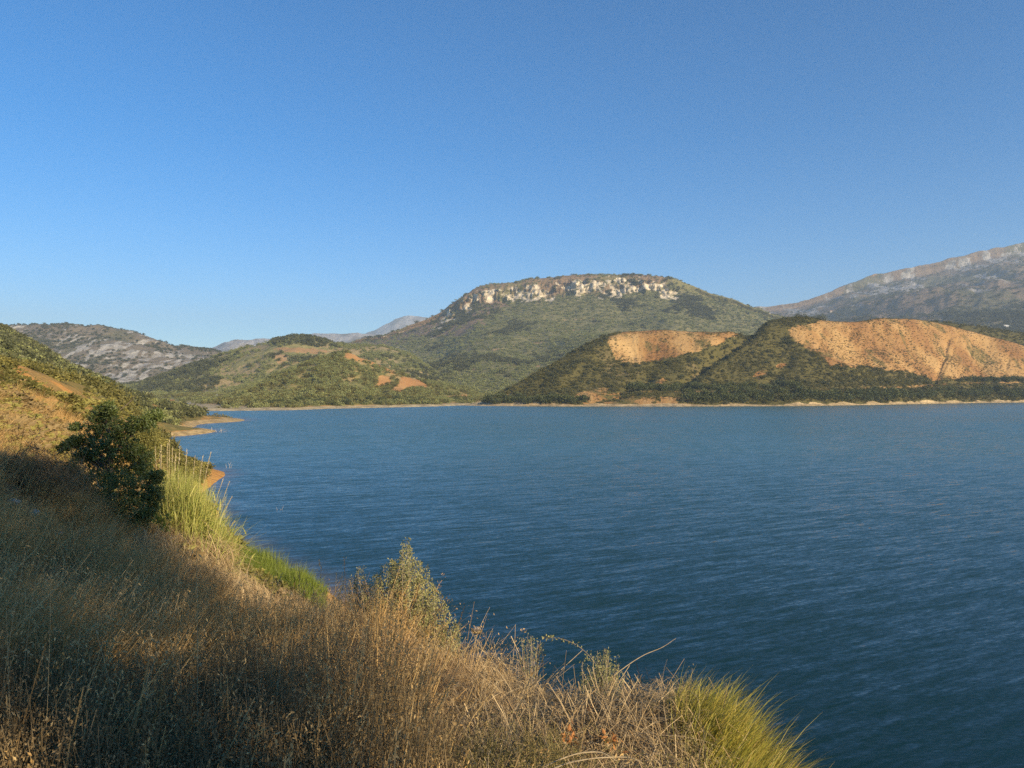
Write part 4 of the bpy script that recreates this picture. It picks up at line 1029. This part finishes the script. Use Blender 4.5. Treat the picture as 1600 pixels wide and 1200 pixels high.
M_oleaster = leaf_mat('grey_green_leaves', [(.27, .265, .105), (.37, .34, .135), (.20, .20, .075), (.46, .40, .18)], .55, .25, .8)
prof = [(552, 950), (575, 925), (588, 890), (600, 882), (612, 872), (622, 880), (630, 845), (638, 842), (646, 862), (655, 878), (664, 880), (675, 905), (690, 925), (702, 945), (716, 978)]
st = []
for i in range(270):
    q = rng.uniform(566, 720); tp_ = itp(q, prof) + rng.random() ** 1.3 * 75
    st.append((645 + (q - 645) * .45 + rng.normal() * 12, q, tp_))
st += [(640, 634, 843), (640, 637, 846), (642, 640, 852), (642, 650, 872), (645, 657, 877), (640, 631, 856), (650, 668, 884), (620, 612, 872), (615, 614, 878)]
leafy_shrub('grey_green_shrub', 'tall grey-green small-leaved shrub standing before the water at the bank edge', 640, 8.8, st, .029, 72, M_oleaster, M_twig)
st = [(570 + rng.normal() * 14, q := rng.uniform(538, 592), itp(q, [(535, 920), (545, 905), (560, 885), (563, 872), (575, 895), (592, 890)]) + rng.random() * 45) for i in range(50)]
leafy_shrub('grey_green_shrub', 'low open grey-green shrub, left neighbour of the tall grey-green one', 570, 9.3, st, .024, 45, M_oleaster, M_twig)
st = [(942 + rng.normal() * 14, q := rng.uniform(905, 978), itp(q, [(900, 1045), (915, 1025), (930, 1012), (945, 1010), (960, 1020), (978, 1045)]) + rng.random() * 50) for i in range(70)]
leafy_shrub('leafy_bush', 'small yellowish leafy bush at the bank edge between pale bramble domes', 942, 5.3, st, .015, 60, M_oleaster, M_twig, depth=.25)
st = [(828 + rng.normal() * 8, q := rng.uniform(812, 846), itp(q, [(810, 1003), (826, 988), (846, 1000)]) + rng.random() * 16) for i in range(26)]
leafy_shrub('leafy_bush', 'small dark leafy tuft rising above the beige brambles at the water', 828, 6.6, st, .016, 30, M_oleaster, M_twig, depth=.2)
M_green_bush = leaf_mat('yellow_green_leaves', [(.13, .13, .03), (.19, .175, .045), (.09, .10, .025)], .6, .2, .6)

def lobed_bush(name, label, d, lobes, leaf, n, mat, cat='bush', fill=.3):
    """lobes: (px, py, r in photo pixels)"""
    c = [np.array(pt(a, b_, d + rng.normal() * r_ * d / F * .5)) for a, b_, r_ in lobes]; r = [q[2] * d / F for q in lobes]
    b0 = np.array([np.mean([q[0] for q in c]), d, 0]); b0[2] = gz1(b0[0], b0[1])
    t = empty(name, b0); tag(t, label, cat)
    mb = MB()
    for q, r_ in zip(c, r):
        e = q - b0; tube(mb, [(rng.normal() * .05, rng.normal() * .05, -.1), e * .5 + rng.normal(size=3) * .05, e], [.02 * r_ + .012, .015 * r_ + .006, .004], 5)
    link('stem', mb.mesh('stem', [M_bark]), t)
    crown_lobes([q - b0 for q in c], r, n, leaf, mat, 'foliage', t, fill)
    return t
lobed_bush('green_bush', 'yellowish green bush just behind the dark small tree, left of the water', 45, [(215, 688, 14), (232, 680, 16), (238, 700, 16), (222, 705, 18), (205, 700, 14)], .09, 5000, M_green_bush)
lobed_bush('dark_bush', 'dark green round bush at the left end of the golden cut bank', 88, [(18, 622, 9), (24, 617, 8), (12, 618, 7)], .22, 900, M_dark)
lobed_bush('green_bush', 'bright green tuft of a bush in the golden cut bank', 82, [(50, 632, 5), (57, 633, 6), (44, 634, 4)], .16, 700, M_lush)
lobed_bush('grey_bush', 'grey-green round bush at the right end of the golden cut bank', 84, [(112, 640, 8), (118, 642, 6), (106, 641, 6)], .2, 700, M_olive)
lobed_bush('dark_bush', 'dark rounded bush on the low point behind the nearer sand spit', 345, [(288, 645, 8), (297, 646, 8), (292, 641, 6)], .7, 700, M_dark)
lobed_bush('green_bush', 'low spreading bush on the farther sand spit', 388, [(338, 652, 6), (348, 653, 6), (357, 654, 5), (331, 654, 5)], .7, 700, M_scrub)
lobed_bush('green_bush', 'pair of green bushes low on the golden slope beside the dark small tree', 60, [(92, 640, 10), (102, 650, 10), (82, 645, 7)], .16, 1000, M_green_bush)
for k, (a, b_, r_, dd) in enumerate(((30, 690, 9, 34), (135, 668, 8, 48), (60, 668, 8, 50), (10, 660, 9, 48), (85, 700, 9, 33), (118, 655, 7, 60))):
    lobed_bush('low_bush', ['dry olive tuft on the golden slope nearest the shade', 'olive tuft on the golden slope left of the tree crown', 'olive tuft midway up the golden slope', 'olive tuft on the golden slope at the left edge',
                            'dry olive tuft left of the dark small tree', 'small olive tuft just under the golden cut bank'][k], dd, [(a, b_, r_), (a + r_, b_ + 2, r_ * .7), (a - r_, b_ + 1, r_ * .7)], .08, 700, M_weed)

# ------------------------------------------------------------------ the dark small tree and the evergreen shrub at its foot
def rosettes(mb, p, nl, leaf):
    n = len(p); q = np.repeat(p, nl, 0); dr_ = rng.normal(size=q.shape) + np.array([0, 0, .35])
    leaves(mb, q + rng.normal(size=q.shape) * leaf * .25, dr_, leaf * rng.uniform(.7, 1.25, len(q)), leaf * .42)
M_treeleaf = leaf_mat('small_tree_leaves', [(.085, .115, .028), (.125, .158, .04), (.17, .185, .055)], .42, .3, .8, .5)
M_everleaf = leaf_mat('evergreen_leaves', [(.09, .12, .03), (.125, .155, .04), (.18, .19, .058), (.105, .13, .033)], .5, .3, .8, .4)
d0 = 20.0
tb = np.array([*col_xy(172, d0), 0]); tb[2] = gz1(tb[0], tb[1])
t = empty('small_tree', tb); tag(t, 'small dark-leaved tree with an open crown in the shade at the left', 'tree')
lob = [(163, 648, 20), (170, 640, 15), (155, 665, 24), (185, 672, 24), (140, 690, 24), (168, 698, 30), (120, 690, 13), (108, 692, 8), (208, 664, 16), (228, 662, 17), (240, 652, 13), (247, 645, 7),
       (100, 700, 10), (118, 668, 9), (200, 705, 26), (222, 715, 20), (150, 722, 30), (190, 735, 32), (130, 712, 18), (225, 735, 16)]
mb = MB(); tk = MB()
tube(tk, [(0, 0, -.2), (-.02, 0, .8), (.03, .02, 1.7), (-.1, 0, 2.6), (-.1, 0, 3.3)], [.075, .06, .05, .03, .01], 8)
for a, b_, r_ in lob:
    c = np.array(pt(a, b_, d0 + rng.normal() * .35)) - tb; r = r_ * d0 / F
    s0 = np.array([0, 0, max(.4, c[2] * .62)]); tube(tk, [s0, (s0 + c) / 2 + rng.normal(size=3) * .06 + np.array([0, 0, .05]), c], [.022, .014, .005], 5)
    m = int(22 + r_ * 2.7); u = rng.normal(size=(m, 3)); u /= np.linalg.norm(u, axis=1, keepdims=True)
    p = c + u * r * (rng.random((m, 1)) ** .5) * np.array([1, 1, .85]); rosettes(mb, p, 11, .085)
    for k in range(6): tube(tk, [c, (c + p[k]) / 2 + rng.normal(size=3) * .02, p[k]], [.006, .004, .002], 4)
link('trunk', tk.mesh('trunk', [M_bark]), t); link('crown', mb.mesh('crown', [M_treeleaf], False), t)
mb = MB(); A_ = np.array(pt(188, 640, d0)) - tb
for e in ((214, 616), (207, 625)):
    B_ = np.array(pt(*e, d0)) - tb; r *= .6; tube(mb, [A_, (A_ + B_) / 2 + rng.normal(size=3) * .03, B_], [.012, .008, .003], 5)
link('bare_branch', mb.mesh('bare_branch', [M_bark]), t)
d1 = 18.8
b0 = np.array([*col_xy(165, d1), 0]); b0[2] = gz1(b0[0], b0[1])
t = empty('evergreen_shrub', b0); tag(t, 'dense dark evergreen shrub in the shade under the small tree', 'shrub')
lob = [(95, 752, 24), (118, 770, 32), (150, 765, 34), (185, 770, 36), (222, 765, 26), (240, 775, 16), (135, 800, 30), (170, 805, 34), (205, 805, 30), (85, 775, 18), (232, 800, 16), (165, 825, 18), (75, 742, 14), (110, 735, 16), (245, 745, 12), (70, 765, 24), (58, 785, 18), (98, 790, 24), (112, 812, 18), (215, 825, 16)]
mb = MB(); tk = MB()
for a, b_, r_ in lob:
    c = np.array(pt(a, b_, d1 + rng.normal() * .4)) - b0; r = r_ * d1 / F
    tube(tk, [(rng.normal() * .15, rng.normal() * .15, -.1), c * .5 + rng.normal(size=3) * .05, c], [.03, .018, .006], 5)
    m = int(40 + r_ * 7.5); u = rng.normal(size=(m, 3)); u /= np.linalg.norm(u, axis=1, keepdims=True)
    rosettes(mb, c + u * r * rng.uniform(.45, 1.08, (m, 1)), 8, .07)
link('stem', tk.mesh('stem', [M_bark]), t); link('foliage', mb.mesh('foliage', [M_everleaf], False), t)
lobed_bush('green_sprig', 'bright yellow-green leafy sprig at the foot of the evergreen shrub, catching the sun', 18.2, [(252, 818, 8), (262, 808, 5), (246, 810, 6), (258, 826, 5)], .075, 130, M_lush, 'sprig')

# ------------------------------------------------------------------ reeds
d2 = 21.5
b0 = gpt(296, d2); t = empty('reed_clump', b0); tag(t, 'tall pale yellow-green reed clump leaning towards the water', 'reeds')
n_ = 3800
bp = rng.uniform(252, 340, n_); bd = d2 + rng.normal(size=n_) * .55; bx = (bp - 800) / F * bd; base_ = np.stack([bx, bd, bank_z(bx, bd) - .05], 1)
tpx = 290 + (bp - 290) * 1.15 + rng.normal(10, 24, n_); tpy = itp(tpx, [(225, 760), (245, 722), (270, 712), (300, 722), (320, 738), (345, 768), (370, 805)]) + rng.random(n_) ** .9 * 115
tip = np.stack([(tpx - 800) / F * bd, bd + rng.normal(size=n_) * .25, H - (tpy - HY) / F * bd], 1)
mb = MB(); blades(mb, base_ - b0, tip - b0, np.stack([rng.normal(-.10, .12, n_), rng.normal(size=n_) * .1, rng.uniform(.1, .45, n_)], 1), .02 * rng.uniform(.6, 1.3, n_), 5, .08)
m_ = 2200; k = rng.integers(0, n_, m_); q0 = base_[k] + (tip[k] - base_[k]) * rng.uniform(.25, .85, (m_, 1)) - b0
q1 = q0 + np.stack([rng.normal(.18, .3, m_), rng.normal(size=m_) * .25, rng.uniform(-.15, .4, m_)], 1)
blades(mb, q0, q1, np.stack([np.zeros(m_), np.zeros(m_), rng.uniform(.08, .25, m_)], 1), .028, 4, .1)
link('blade', mb.mesh('blade', [M_reed], False), t)['kind'] = 'stuff'
for a, b_, e in ((243, 700, 255), (252, 697, 260), (262, 695, 266), (265, 690, 270), (270, 699, 272), (281, 700, 280), (292, 704, 290), (305, 711, 297), (317, 715, 300), (329, 709, 300), (236, 718, 252), (250, 706, 262), (275, 708, 274),
                 (358, 754, 318), (363, 775, 318), (352, 778, 315), (367, 814, 322), (357, 808, 320), (349, 748, 312), (362, 835, 325)):
    dd = d2 + rng.normal() * .3; A_ = gpt(e, dd); B_ = np.array(pt(a, b_, dd))
    tt = np.linspace(0, 1, 7)[:, None]; mid = (A_ + B_) / 2 + np.array([-.08, 0, .1]); c = (1 - tt) ** 2 * A_ + 2 * tt * (1 - tt) * mid + tt ** 2 * B_
    mb = MB(); tube(mb, c - b0, np.linspace(.008, .004, 7), 4)
    m = 34; f = rng.uniform(.8, 1, (m, 1)); p = (1 - f) ** 2 * A_ + 2 * f * (1 - f) * mid + f * f * B_ - b0
    leaves(mb, p, (B_ - A_)[None] * 1.0 + rng.normal(size=(m, 3)) * .35, .085 if a < 335 else .05, .02)
    link('plume_stem', mb.mesh('plume_stem', [M_plume], False), t)

# green grass on the shore and at the bank edge
def grass_patch(name, n, p0, p1, dlo, dhi, h0, h1, w, lean, mat, prof=None, droop=.2):
    px = rng.uniform(p0, p1, n); d = np.array([rng.uniform(itp(a, dlo), itp(a, dhi)) for a in px])
    x = (px - 800) / F * d; z = bank_z(x, d); b_ = np.stack([x, d, z - .04], 1); h = rng.uniform(h0, h1, n) * (itp(px, prof) if prof else .55 + .45 * sstep(p0, p0 + (p1 - p0) * .3, px) * sstep(p1, p1 - (p1 - p0) * .3, px)) * (1 + .35 * fbm(x / h1 * .8, d / h1 * .8, 2, 230))
    tip = b_ + np.stack([rng.normal(lean[0], .22, n) * h, rng.normal(lean[1], .22, n) * h, h * rng.uniform(1 - droop * 2, 1, n)], 1)
    mb = MB(); blades(mb, b_, tip, np.stack([-lean[0] * h * .3, -lean[1] * h * .3, h * .22], 1) + rng.normal(size=(n, 3)) * .04 * h[:, None], w * rng.uniform(.6, 1.3, n), 5, .06)
    o = link(name, mb.mesh(name, [mat], False)); o['kind'] = 'stuff'; return o
grass_patch('lush_shore_grass', 7500, 362, 508, [(368, 56), (430, 47), (508, 42)], [(368, 67), (430, 60), (508, 53)], 1.0, 1.9, .04, (.05, 0), M_lush)
grass_patch('yellow_green_grass', 10500, 985, 1232, [(985, 4.6), (1035, 4.3), (1130, 2.9), (1222, 2.2)], [(985, 5.2), (1035, 5.0), (1150, 4.8), (1222, 4.0)], .29, .54, .0065, (.38, .02), M_grass, [(985, .5), (1060, .78), (1130, .78), (1200, .78), (1240, .74)], .30)
grass_patch('dry_edge_grass', 1100, 1150, 1228, [(1150, 2.6), (1228, 2.4)], [(1150, 4.2), (1228, 3.8)], .2, .42, .005, (.4, .05), M_straw, None, .28)

# ------------------------------------------------------------------ stems, stones, dead wood
def stem_thing(name, label, cat, path, d, r0, r1, mat, leaf=0, leafmat=None):
    p = np.array([pt(a, b_, d + k * .02) for k, (a, b_) in enumerate(path)]); b0 = p[0].copy()
    tt = np.linspace(0, len(p) - 1, len(p) * 4); q = np.stack([np.interp(tt, np.arange(len(p)), p[:, k]) for k in range(3)], 1)
    q = np.stack([smooth1(q[:, k], 2) for k in range(3)], 1)
    t = empty(name, b0) if leaf else None
    mb = MB(); tube(mb, q - b0, np.linspace(r0, r1, len(q)), 6)
    if not leaf:
        o = link(name, mb.mesh(name, [mat]), None, b0); return tag(o, label, cat)
    tag(t, label, cat); link('stem', mb.mesh('stem', [mat]), t)
    m2 = MB(); k = rng.integers(3, len(q), leaf)
    leaves(m2, q[k] - b0 + rng.normal(size=(leaf, 3)) * .008, rng.normal(size=(leaf, 3)), .026, .015); link('leaf', m2.mesh('leaf', [leafmat], False), t)['kind'] = 'stuff'
    return t
M_bleach = plain_mat('bleached_stem', (.34, .25, .14), (.46, .36, .21), 30, .8)
stem_thing('bramble_stem', 'arching leafy bramble stem reaching out over the water', 'stem', [(940, 1050), (919, 1022), (902, 1008), (880, 998), (862, 996), (846, 998)], 6.0, .0035, .0015, M_twig, 46, M_oleaster)
stem_thing('dry_twig', 'long bare twig pointing over the water to the right', 'twig', [(950, 1062), (985, 1036), (1008, 1022), (1035, 1012), (1058, 996)], 5.2, .0035, .0012, M_bleach)
stem_thing('dry_bramble', 'thick pale dry stem slanting up through the beige brambles', 'stem', [(840, 1085), (861, 1061), (888, 1036), (912, 1014)], 5.6, .0045, .002, M_bleach)
stem_thing('dry_bramble', 'bleached arching stem, upper of the two near the bottom edge', 'stem', [(838, 1205), (870, 1188), (905, 1176), (940, 1174), (965, 1190)], 3.0, .0032, .002, M_bleach)
stem_thing('dry_bramble', 'bleached arching stem, lower of the two near the bottom edge', 'stem', [(845, 1210), (885, 1192), (930, 1184), (985, 1182), (1010, 1196)], 2.9, .0032, .002, M_bleach)
stem_thing('dry_twig', 'thin upright forked twig behind the pale thistle head', 'twig', [(742, 1000), (752, 975), (762, 955), (766, 948)], 7.4, .0028, .001, M_bleach)

def rock(name, label, c, r, mat, seed, sq_=(1, 1, .75)):
    import bmesh
    bm = bmesh.new(); bmesh.ops.create_icosphere(bm, subdivisions=3, radius=1)
    for v in bm.verts:
        q = v.co; k = 1 + .22 * float(fbm(q.x * 1.3 + seed, q.y * 1.3 + q.z * 1.7, 3, seed)); v.co = Vector((q.x * sq_[0] * k * r, q.y * sq_[1] * k * r, q.z * sq_[2] * k * r))
    me = bpy.data.meshes.new(name); bm.to_mesh(me); bm.free(); me.materials.append(mat)
    for p in me.polygons: p.use_smooth = seed % 2 == 0
    return tag(link(name, me, None, c), label, 'rock')
M_stone = plain_mat('grey_stone', (.36, .32, .26), (.5, .45, .38), 12, .9, .5)
def thistle(label, c, r):
    """dried thistle: dark overlapping bracts below, pale fluff on top, on a bent stem"""
    c = np.array(c); t = empty('dry_thistle', c); tag(t, label, 'thistle')
    mb = MB(); tube(mb, [(-.05, .02, -.34), (-.02, .0, -.16), (0, 0, -r * .6)], [.0035, .003, .003], 6); link('stem', mb.mesh('stem', [M_bleach]), t)
    m = 90; a = rng.uniform(0, 6.28, m); e = rng.uniform(-1.3, .1, m); u = np.stack([np.cos(a) * np.cos(e), np.sin(a) * np.cos(e), np.sin(e)], 1)
    mb = MB(); leaves(mb, u * r * .72, u * .6 + np.array([0, 0, .7]), r * .75, r * .26); link('bract', mb.mesh('bract', [M_rust], False), t)['kind'] = 'stuff'
    m = 420; u = rng.normal(size=(m, 3)); u /= np.linalg.norm(u, axis=1, keepdims=True); u[:, 2] = np.abs(u[:, 2]) * .9
    mb = MB(); blades(mb, u * r * .25, u * r * rng.uniform(.8, 1.12, (m, 1)), rng.normal(size=(m, 3)) * r * .05, r * .07, 2, .4); link('fluff', mb.mesh('fluff', [M_fluff], False), t)['kind'] = 'stuff'
M_fluff = leaf_mat('thistle_fluff', [(.5, .42, .34), (.62, .54, .45), (.42, .34, .26)], .9, .2, .8)
M_stone = plain_mat('grey_stone', (.36, .32, .26), (.5, .45, .38), 12, .9, .5)
thistle('pale dried thistle head at the bank edge before the water', pt(745, 986, 6.7), .043)
for a, b_, dd, r, lb in ((91, 832, 14.2, .085, 'pale stone in the dry grass left of the evergreen shrub'), (20, 823, 14.0, .11, 'pale stone in dry grass at the left edge'), (52, 828, 14.2, .1, 'greyish stone between two others in the dry grass'),
                         (303, 852, 14.6, .14, 'flat grey stone on the bank below the reeds'), (252, 836, 15.2, .1, 'rounded stone on bare ground right of the evergreen shrub')):
    p = gpt(a, dd, .1); rock('stone', lb, p, r, M_stone, int(a) % 7 + 1, (1.2, 1, .7))

def dead_wood(label, px_, py_, sticks):
    d = dw(py_); b0 = np.array(pt(px_, py_, d)); t = None
    mb = MB()
    for (a0, b_0), (a1, b_1), r in sticks:
        A_ = np.array(pt(px_ + a0, py_ + b_0, d)) - b0; B_ = np.array(pt(px_ + a1, py_ + b_1, d)) - b0
        if abs(b_0) < .6: A_[2] = -.15
        r *= .6; tube(mb, [A_, (A_ + B_) / 2 + rng.normal(size=3) * .04 * np.linalg.norm(B_ - A_), B_], [r, r * .8, r * .5], 5)
    tube(mb, [np.array([s_[0][0] * d / F, 0, -.2]) for s_ in sorted(sticks)] if len(sticks) > 1 else [(0, 0, -.3), (0, 0, -.1)], [.04] * max(2, len(sticks)), 5)
    return tag(link('dead_branch', mb.mesh('dead_branch', [M_driftwood]), None, b0), label, 'branch')
M_driftwood = plain_mat('driftwood', (.38, .34, .28), (.48, .43, .36), 3, .9)
dead_wood('thin pale sticks poking out of the open water off the reeds', 437, 797, [((-4, 0), (-5, -5), .03), ((1, 0), (2, -2), .03), ((3, 0), (6, -7), .025)])
dead_wood('pale dead branches in the water off the orange point', 358, 731, [((-4, 0), (-5, -6), .06), ((0, 0), (3, -9), .06), ((1, -4), (-2, -8), .04), ((2, 0), (5, -6), .05)])
dead_wood('pale dead branches lying in the water off the nearer sand spit', 344, 675, [((-5, 0), (-8, -4), .12), ((-2, 0), (3, -4), .12), ((2, 0), (1, -6), .1), ((4, 0), (10, -2), .12), ((0, -2), (8, -4), .08)])
dead_wood('pale snag standing in the water right of the sand spits', 331, 673.5, [((0, 0), (-.5, -6), .12), ((0, -2), (1.5, -4), .08)])
M_orange = leaf_mat('dead_orange_leaves', [(.42, .17, .05), (.5, .24, .08)], .7, .3, .6)
for a, b_, dd, lb in ((957, 1160, 3.6, 'orange dead leaves in the brambles nearest the yellow grass'), (925, 1110, 4.4, 'orange dead leaves at centre of the bramble bank'), (890, 1150, 3.7, 'orange dead leaves low in the brambles left of the others')):
    c = np.array(pt(a, b_, dd)); t = empty('dead_leaf_cluster', c); tag(t, lb, 'leaves'); mb = MB(); tube(mb, [(-.03, 0, -.09), (0, 0, 0), (.02, 0, .03)], [.003, .002, .001], 5); link('twig', mb.mesh('twig', [M_twig]), t); mb = MB(); q = rng.normal(size=(26, 3)) * .022; leaves(mb, q, rng.normal(size=(26, 3)), .035, .018)
    link('leaf', mb.mesh('leaf', [M_orange], False), t)['kind'] = 'stuff'

# ------------------------------------------------------------------ bushes and trees one can tell apart on the far shore
def nearest(grid, px_, py_):
    X, Y, Z = grid[:3]; ppx, ppy = proj(X, Y, Z); e = (ppx - px_) ** 2 + (ppy - py_) ** 2 + (Y / Y.max()) * .01
    i = np.unravel_index(np.argmin(e), e.shape); return np.array([X[i], Y[i], Z[i]])
M_shore = leaf_mat('shore_bush_leaves', [(.05, .062, .018), (.075, .088, .024), (.105, .115, .032)], .6, .15, .3)
shore_bushes = [bush_mesh('foliage', M_shore, 460, .16, 700 + i, .85, 9) for i in range(5)]
def bush_row(grid, spots, group, label, size):
    for k, (a, b_) in enumerate(spots):
        p = nearest(grid, a, b_); s = size * rng.uniform(.75, 1.3)
        o = link('shore_bush', shore_bushes[k % 5], None, (p[0], p[1], p[2] - .1 * s)); o.scale = (s, s, s * rng.uniform(.75, 1)); o.rotation_euler.z = rng.uniform(0, 6)
        tag(o, label, 'bush', group)
sp = []
for a in np.arange(766, 912, 5.5): sp.append((a + rng.normal() * 2, 630 - rng.random() * 5))
for a in np.arange(1075, 1606, 4.2): sp.append((a + rng.normal() * 2.5, itp(a, shoreP) - 8 - rng.random() * 11))
bush_row(PEN, sp, 'bushes in the band along the peninsula waterline', 'dark green rounded bush in the band just above the pale peninsula waterline', 8.2)
sp = [(a + rng.normal() * 2.5, 611 - rng.random() * 7) for a in np.arange(985, 1250, 5.5)] + [(a + rng.normal() * 2.5, 597 - rng.random() * 4) for a in np.arange(1500, 1600, 8)]
bush_row(PEN, sp, 'bushes above the track on the peninsula', 'dark green bush beside the track, above the peninsula waterline bushes', 7.6)
sp = [(a + rng.normal() * 3, itp(a, shoreC) - 5 - rng.random() * 7) for a in np.arange(395, 735, 8)]
bush_row(H2, sp, 'bushes along the far shore left of the peninsula', 'green bush along the far shore left of the peninsula', 5.6)
def crest_tree(px_, py_, w_px, h_px, label, grid, behind=6.0):
    p = nearest(grid, px_, py_ + h_px * .55); p[1] += behind; x = (px_ - 800) / F * p[1]; top_ = zat(py_ - h_px / 2, p[1]); k = p[1] / F
    t = empty('round_tree', (x, p[1], p[2] - 1.0)); tag(t, label, 'tree')
    hh = top_ - p[2] + 1.0; mb = MB(); tube(mb, [(0, 0, 0), (.2, 0, hh * .4), (0, 0, hh * .7)], [.45, .35, .15], 7); link('trunk', mb.mesh('trunk', [M_bark]), t)
    w = w_px * k; crown_lobes([(w * q, rng.normal() * w * .12, hh * zz) for q, zz in ((-.28, .55), (0, .66), (.27, .56), (.1, .5), (-.12, .6))], [w * .2, w * .24, w * .2, w * .2, w * .22], 700, .8, M_dark, 'crown', t, .5)
crest_tree(1250, 493.5, 19, 9, 'round dark tree on the crest of the peninsula, left of the pair', PEN)
crest_tree(1284, 496.5, 24, 9.5, 'wide dark tree on the crest of the peninsula, right of the pair', PEN)

# ------------------------------------------------------------------ far buildings and poles
M_wall = plain_mat('white_wall', (.72, .7, .66), (.8, .78, .74), 2, .9, .1); M_beige = plain_mat('beige_wall', (.5, .4, .28), (.56, .46, .32), 2, .9, .1)
M_roof = plain_mat('clay_roof', (.4, .2, .12), (.46, .25, .15), 2, .9, .2); M_pane = plain_mat('dark_window', (.03, .035, .04), (.05, .05, .055), 2, .3, 0)
def bx(mb, x0, y0, z0, x1, y1, z1):
    v = [(x0, y0, z0), (x1, y0, z0), (x1, y1, z0), (x0, y1, z0), (x0, y0, z1), (x1, y0, z1), (x1, y1, z1), (x0, y1, z1)]
    mb.add(v, [(3, 2, 1, 0), (4, 5, 6, 7), (0, 1, 5, 4), (1, 2, 6, 5), (2, 3, 7, 6), (3, 0, 4, 7)])
def house(px_, py_, w, h, grid, mat, label, nwin, name='house'):
    p = nearest(grid, px_, py_); t = empty(name, p - np.array([0, 0, .5])); tag(t, label, 'house')
    dp = w * .6; mb = MB(); bx(mb, -w / 2, 0, -3, w / 2, dp, h); link('wall', mb.mesh('wall', [mat], False), t)
    mb = MB(); e = .4; v = [(-w / 2 - e, -e, h + .01), (w / 2 + e, -e, h + .01), (w / 2 + e, dp + e, h + .01), (-w / 2 - e, dp + e, h + .01), (-w / 2 - e, dp / 2, h + w * .12), (w / 2 + e, dp / 2, h + w * .12)]
    mb.add(v, [(0, 1, 5, 4), (2, 3, 4, 5), (3, 2, 1, 0)]); mb.add(v, [(0, 4, 3), (1, 2, 5)]); link('roof', mb.mesh('roof', [M_roof if mat is M_beige else mat], False), t)
    for k in range(nwin):
        mb = MB(); c = -w / 2 + w * (k + .5) / nwin; bx(mb, c - w * .06, -.06, h * .35, c + w * .06, .1, h * .75); link('window', mb.mesh('window', [M_pane], False), t)
house(1596, 509, 20, 8, RM, M_wall, 'long white building low on the grey mountain at the right edge', 4)
house(1300, 488, 22, 9, RM, M_beige, 'pale beige house on the grey mountain behind the crest trees', 3)
house(339, 621, 4.5, 2.6, H1 if False else H2, M_wall, 'tiny white hut among the bushes on the far left shore', 1, 'hut')
house(1573, 512, 16, 6, RM, M_wall, 'small white house left of the long white building, in dark woods', 2)
M_pole = plain_mat('weathered_pole', (.3, .26, .2), (.38, .33, .27), 4, .9)
for a, b_, hpx, lb in ((78, 594, 12, 'pale utility pole on the green left hillside, left of the two'), (111.5, 601, 12, 'pale utility pole on the green left hillside, right of the two')):
    sel = np.where(GY[:, 0] > 230)[0][0]; p = nearest((GX[sel:], GY[sel:], GZ[sel:]), a, b_); hh = hpx * p[1] / F + .3
    t = empty('utility_pole', p - np.array([0, 0, .3])); tag(t, lb, 'pole')
    mb = MB(); tube(mb, [(0, 0, 0), (0, 0, hh * .5), (.02, 0, hh)], [.11, .1, .08], 6); link('post', mb.mesh('post', [M_pole]), t)
    mb = MB(); bx(mb, -.55, -.16, hh * .9, .55, -.08, hh * .9 + .09); link('crossarm', mb.mesh('crossarm', [M_pole], False), t)
    for q in (-.45, .45):
        mb = MB(); tube(mb, [(q, -.11, hh * .9 + .08), (q, -.11, hh * .9 + .24)], [.05, .04], 6); link('insulator', mb.mesh('insulator', [M_wall]), t)

# ------------------------------------------------------------------ haze
def box(name, lo, hi):
    x0, y0, z0 = lo; x1, y1, z1 = hi
    v = [(x0, y0, z0), (x1, y0, z0), (x1, y1, z0), (x0, y1, z0), (x0, y0, z1), (x1, y0, z1), (x1, y1, z1), (x0, y1, z1)]
    f = [(3, 2, 1, 0), (4, 5, 6, 7), (0, 1, 5, 4), (1, 2, 6, 5), (2, 3, 7, 6), (3, 0, 4, 7)]
    return mesh_np(name, v, f, smooth=False)
m, nt, N_, L_ = nodes('haze_air')
out = nd(nt, 'ShaderNodeOutputMaterial'); pv = nd(nt, 'ShaderNodeVolumePrincipled')
pv.inputs['Color'].default_value = (.66, .83, 1.0, 1); pv.inputs['Density'].default_value = HAZE_DENSITY; pv.inputs['Anisotropy'].default_value = 0.0
L_.new(pv.outputs[0], out.inputs['Volume'])
m.cycles.volume_sampling = 'DISTANCE'; m.cycles.homogeneous_volume = True
hb = box('haze', (-12500, -400, -6), (12500, 12500, 1290)); hb.materials.append(m)
haze = link('haze', hb); tag(haze, kind='stuff')
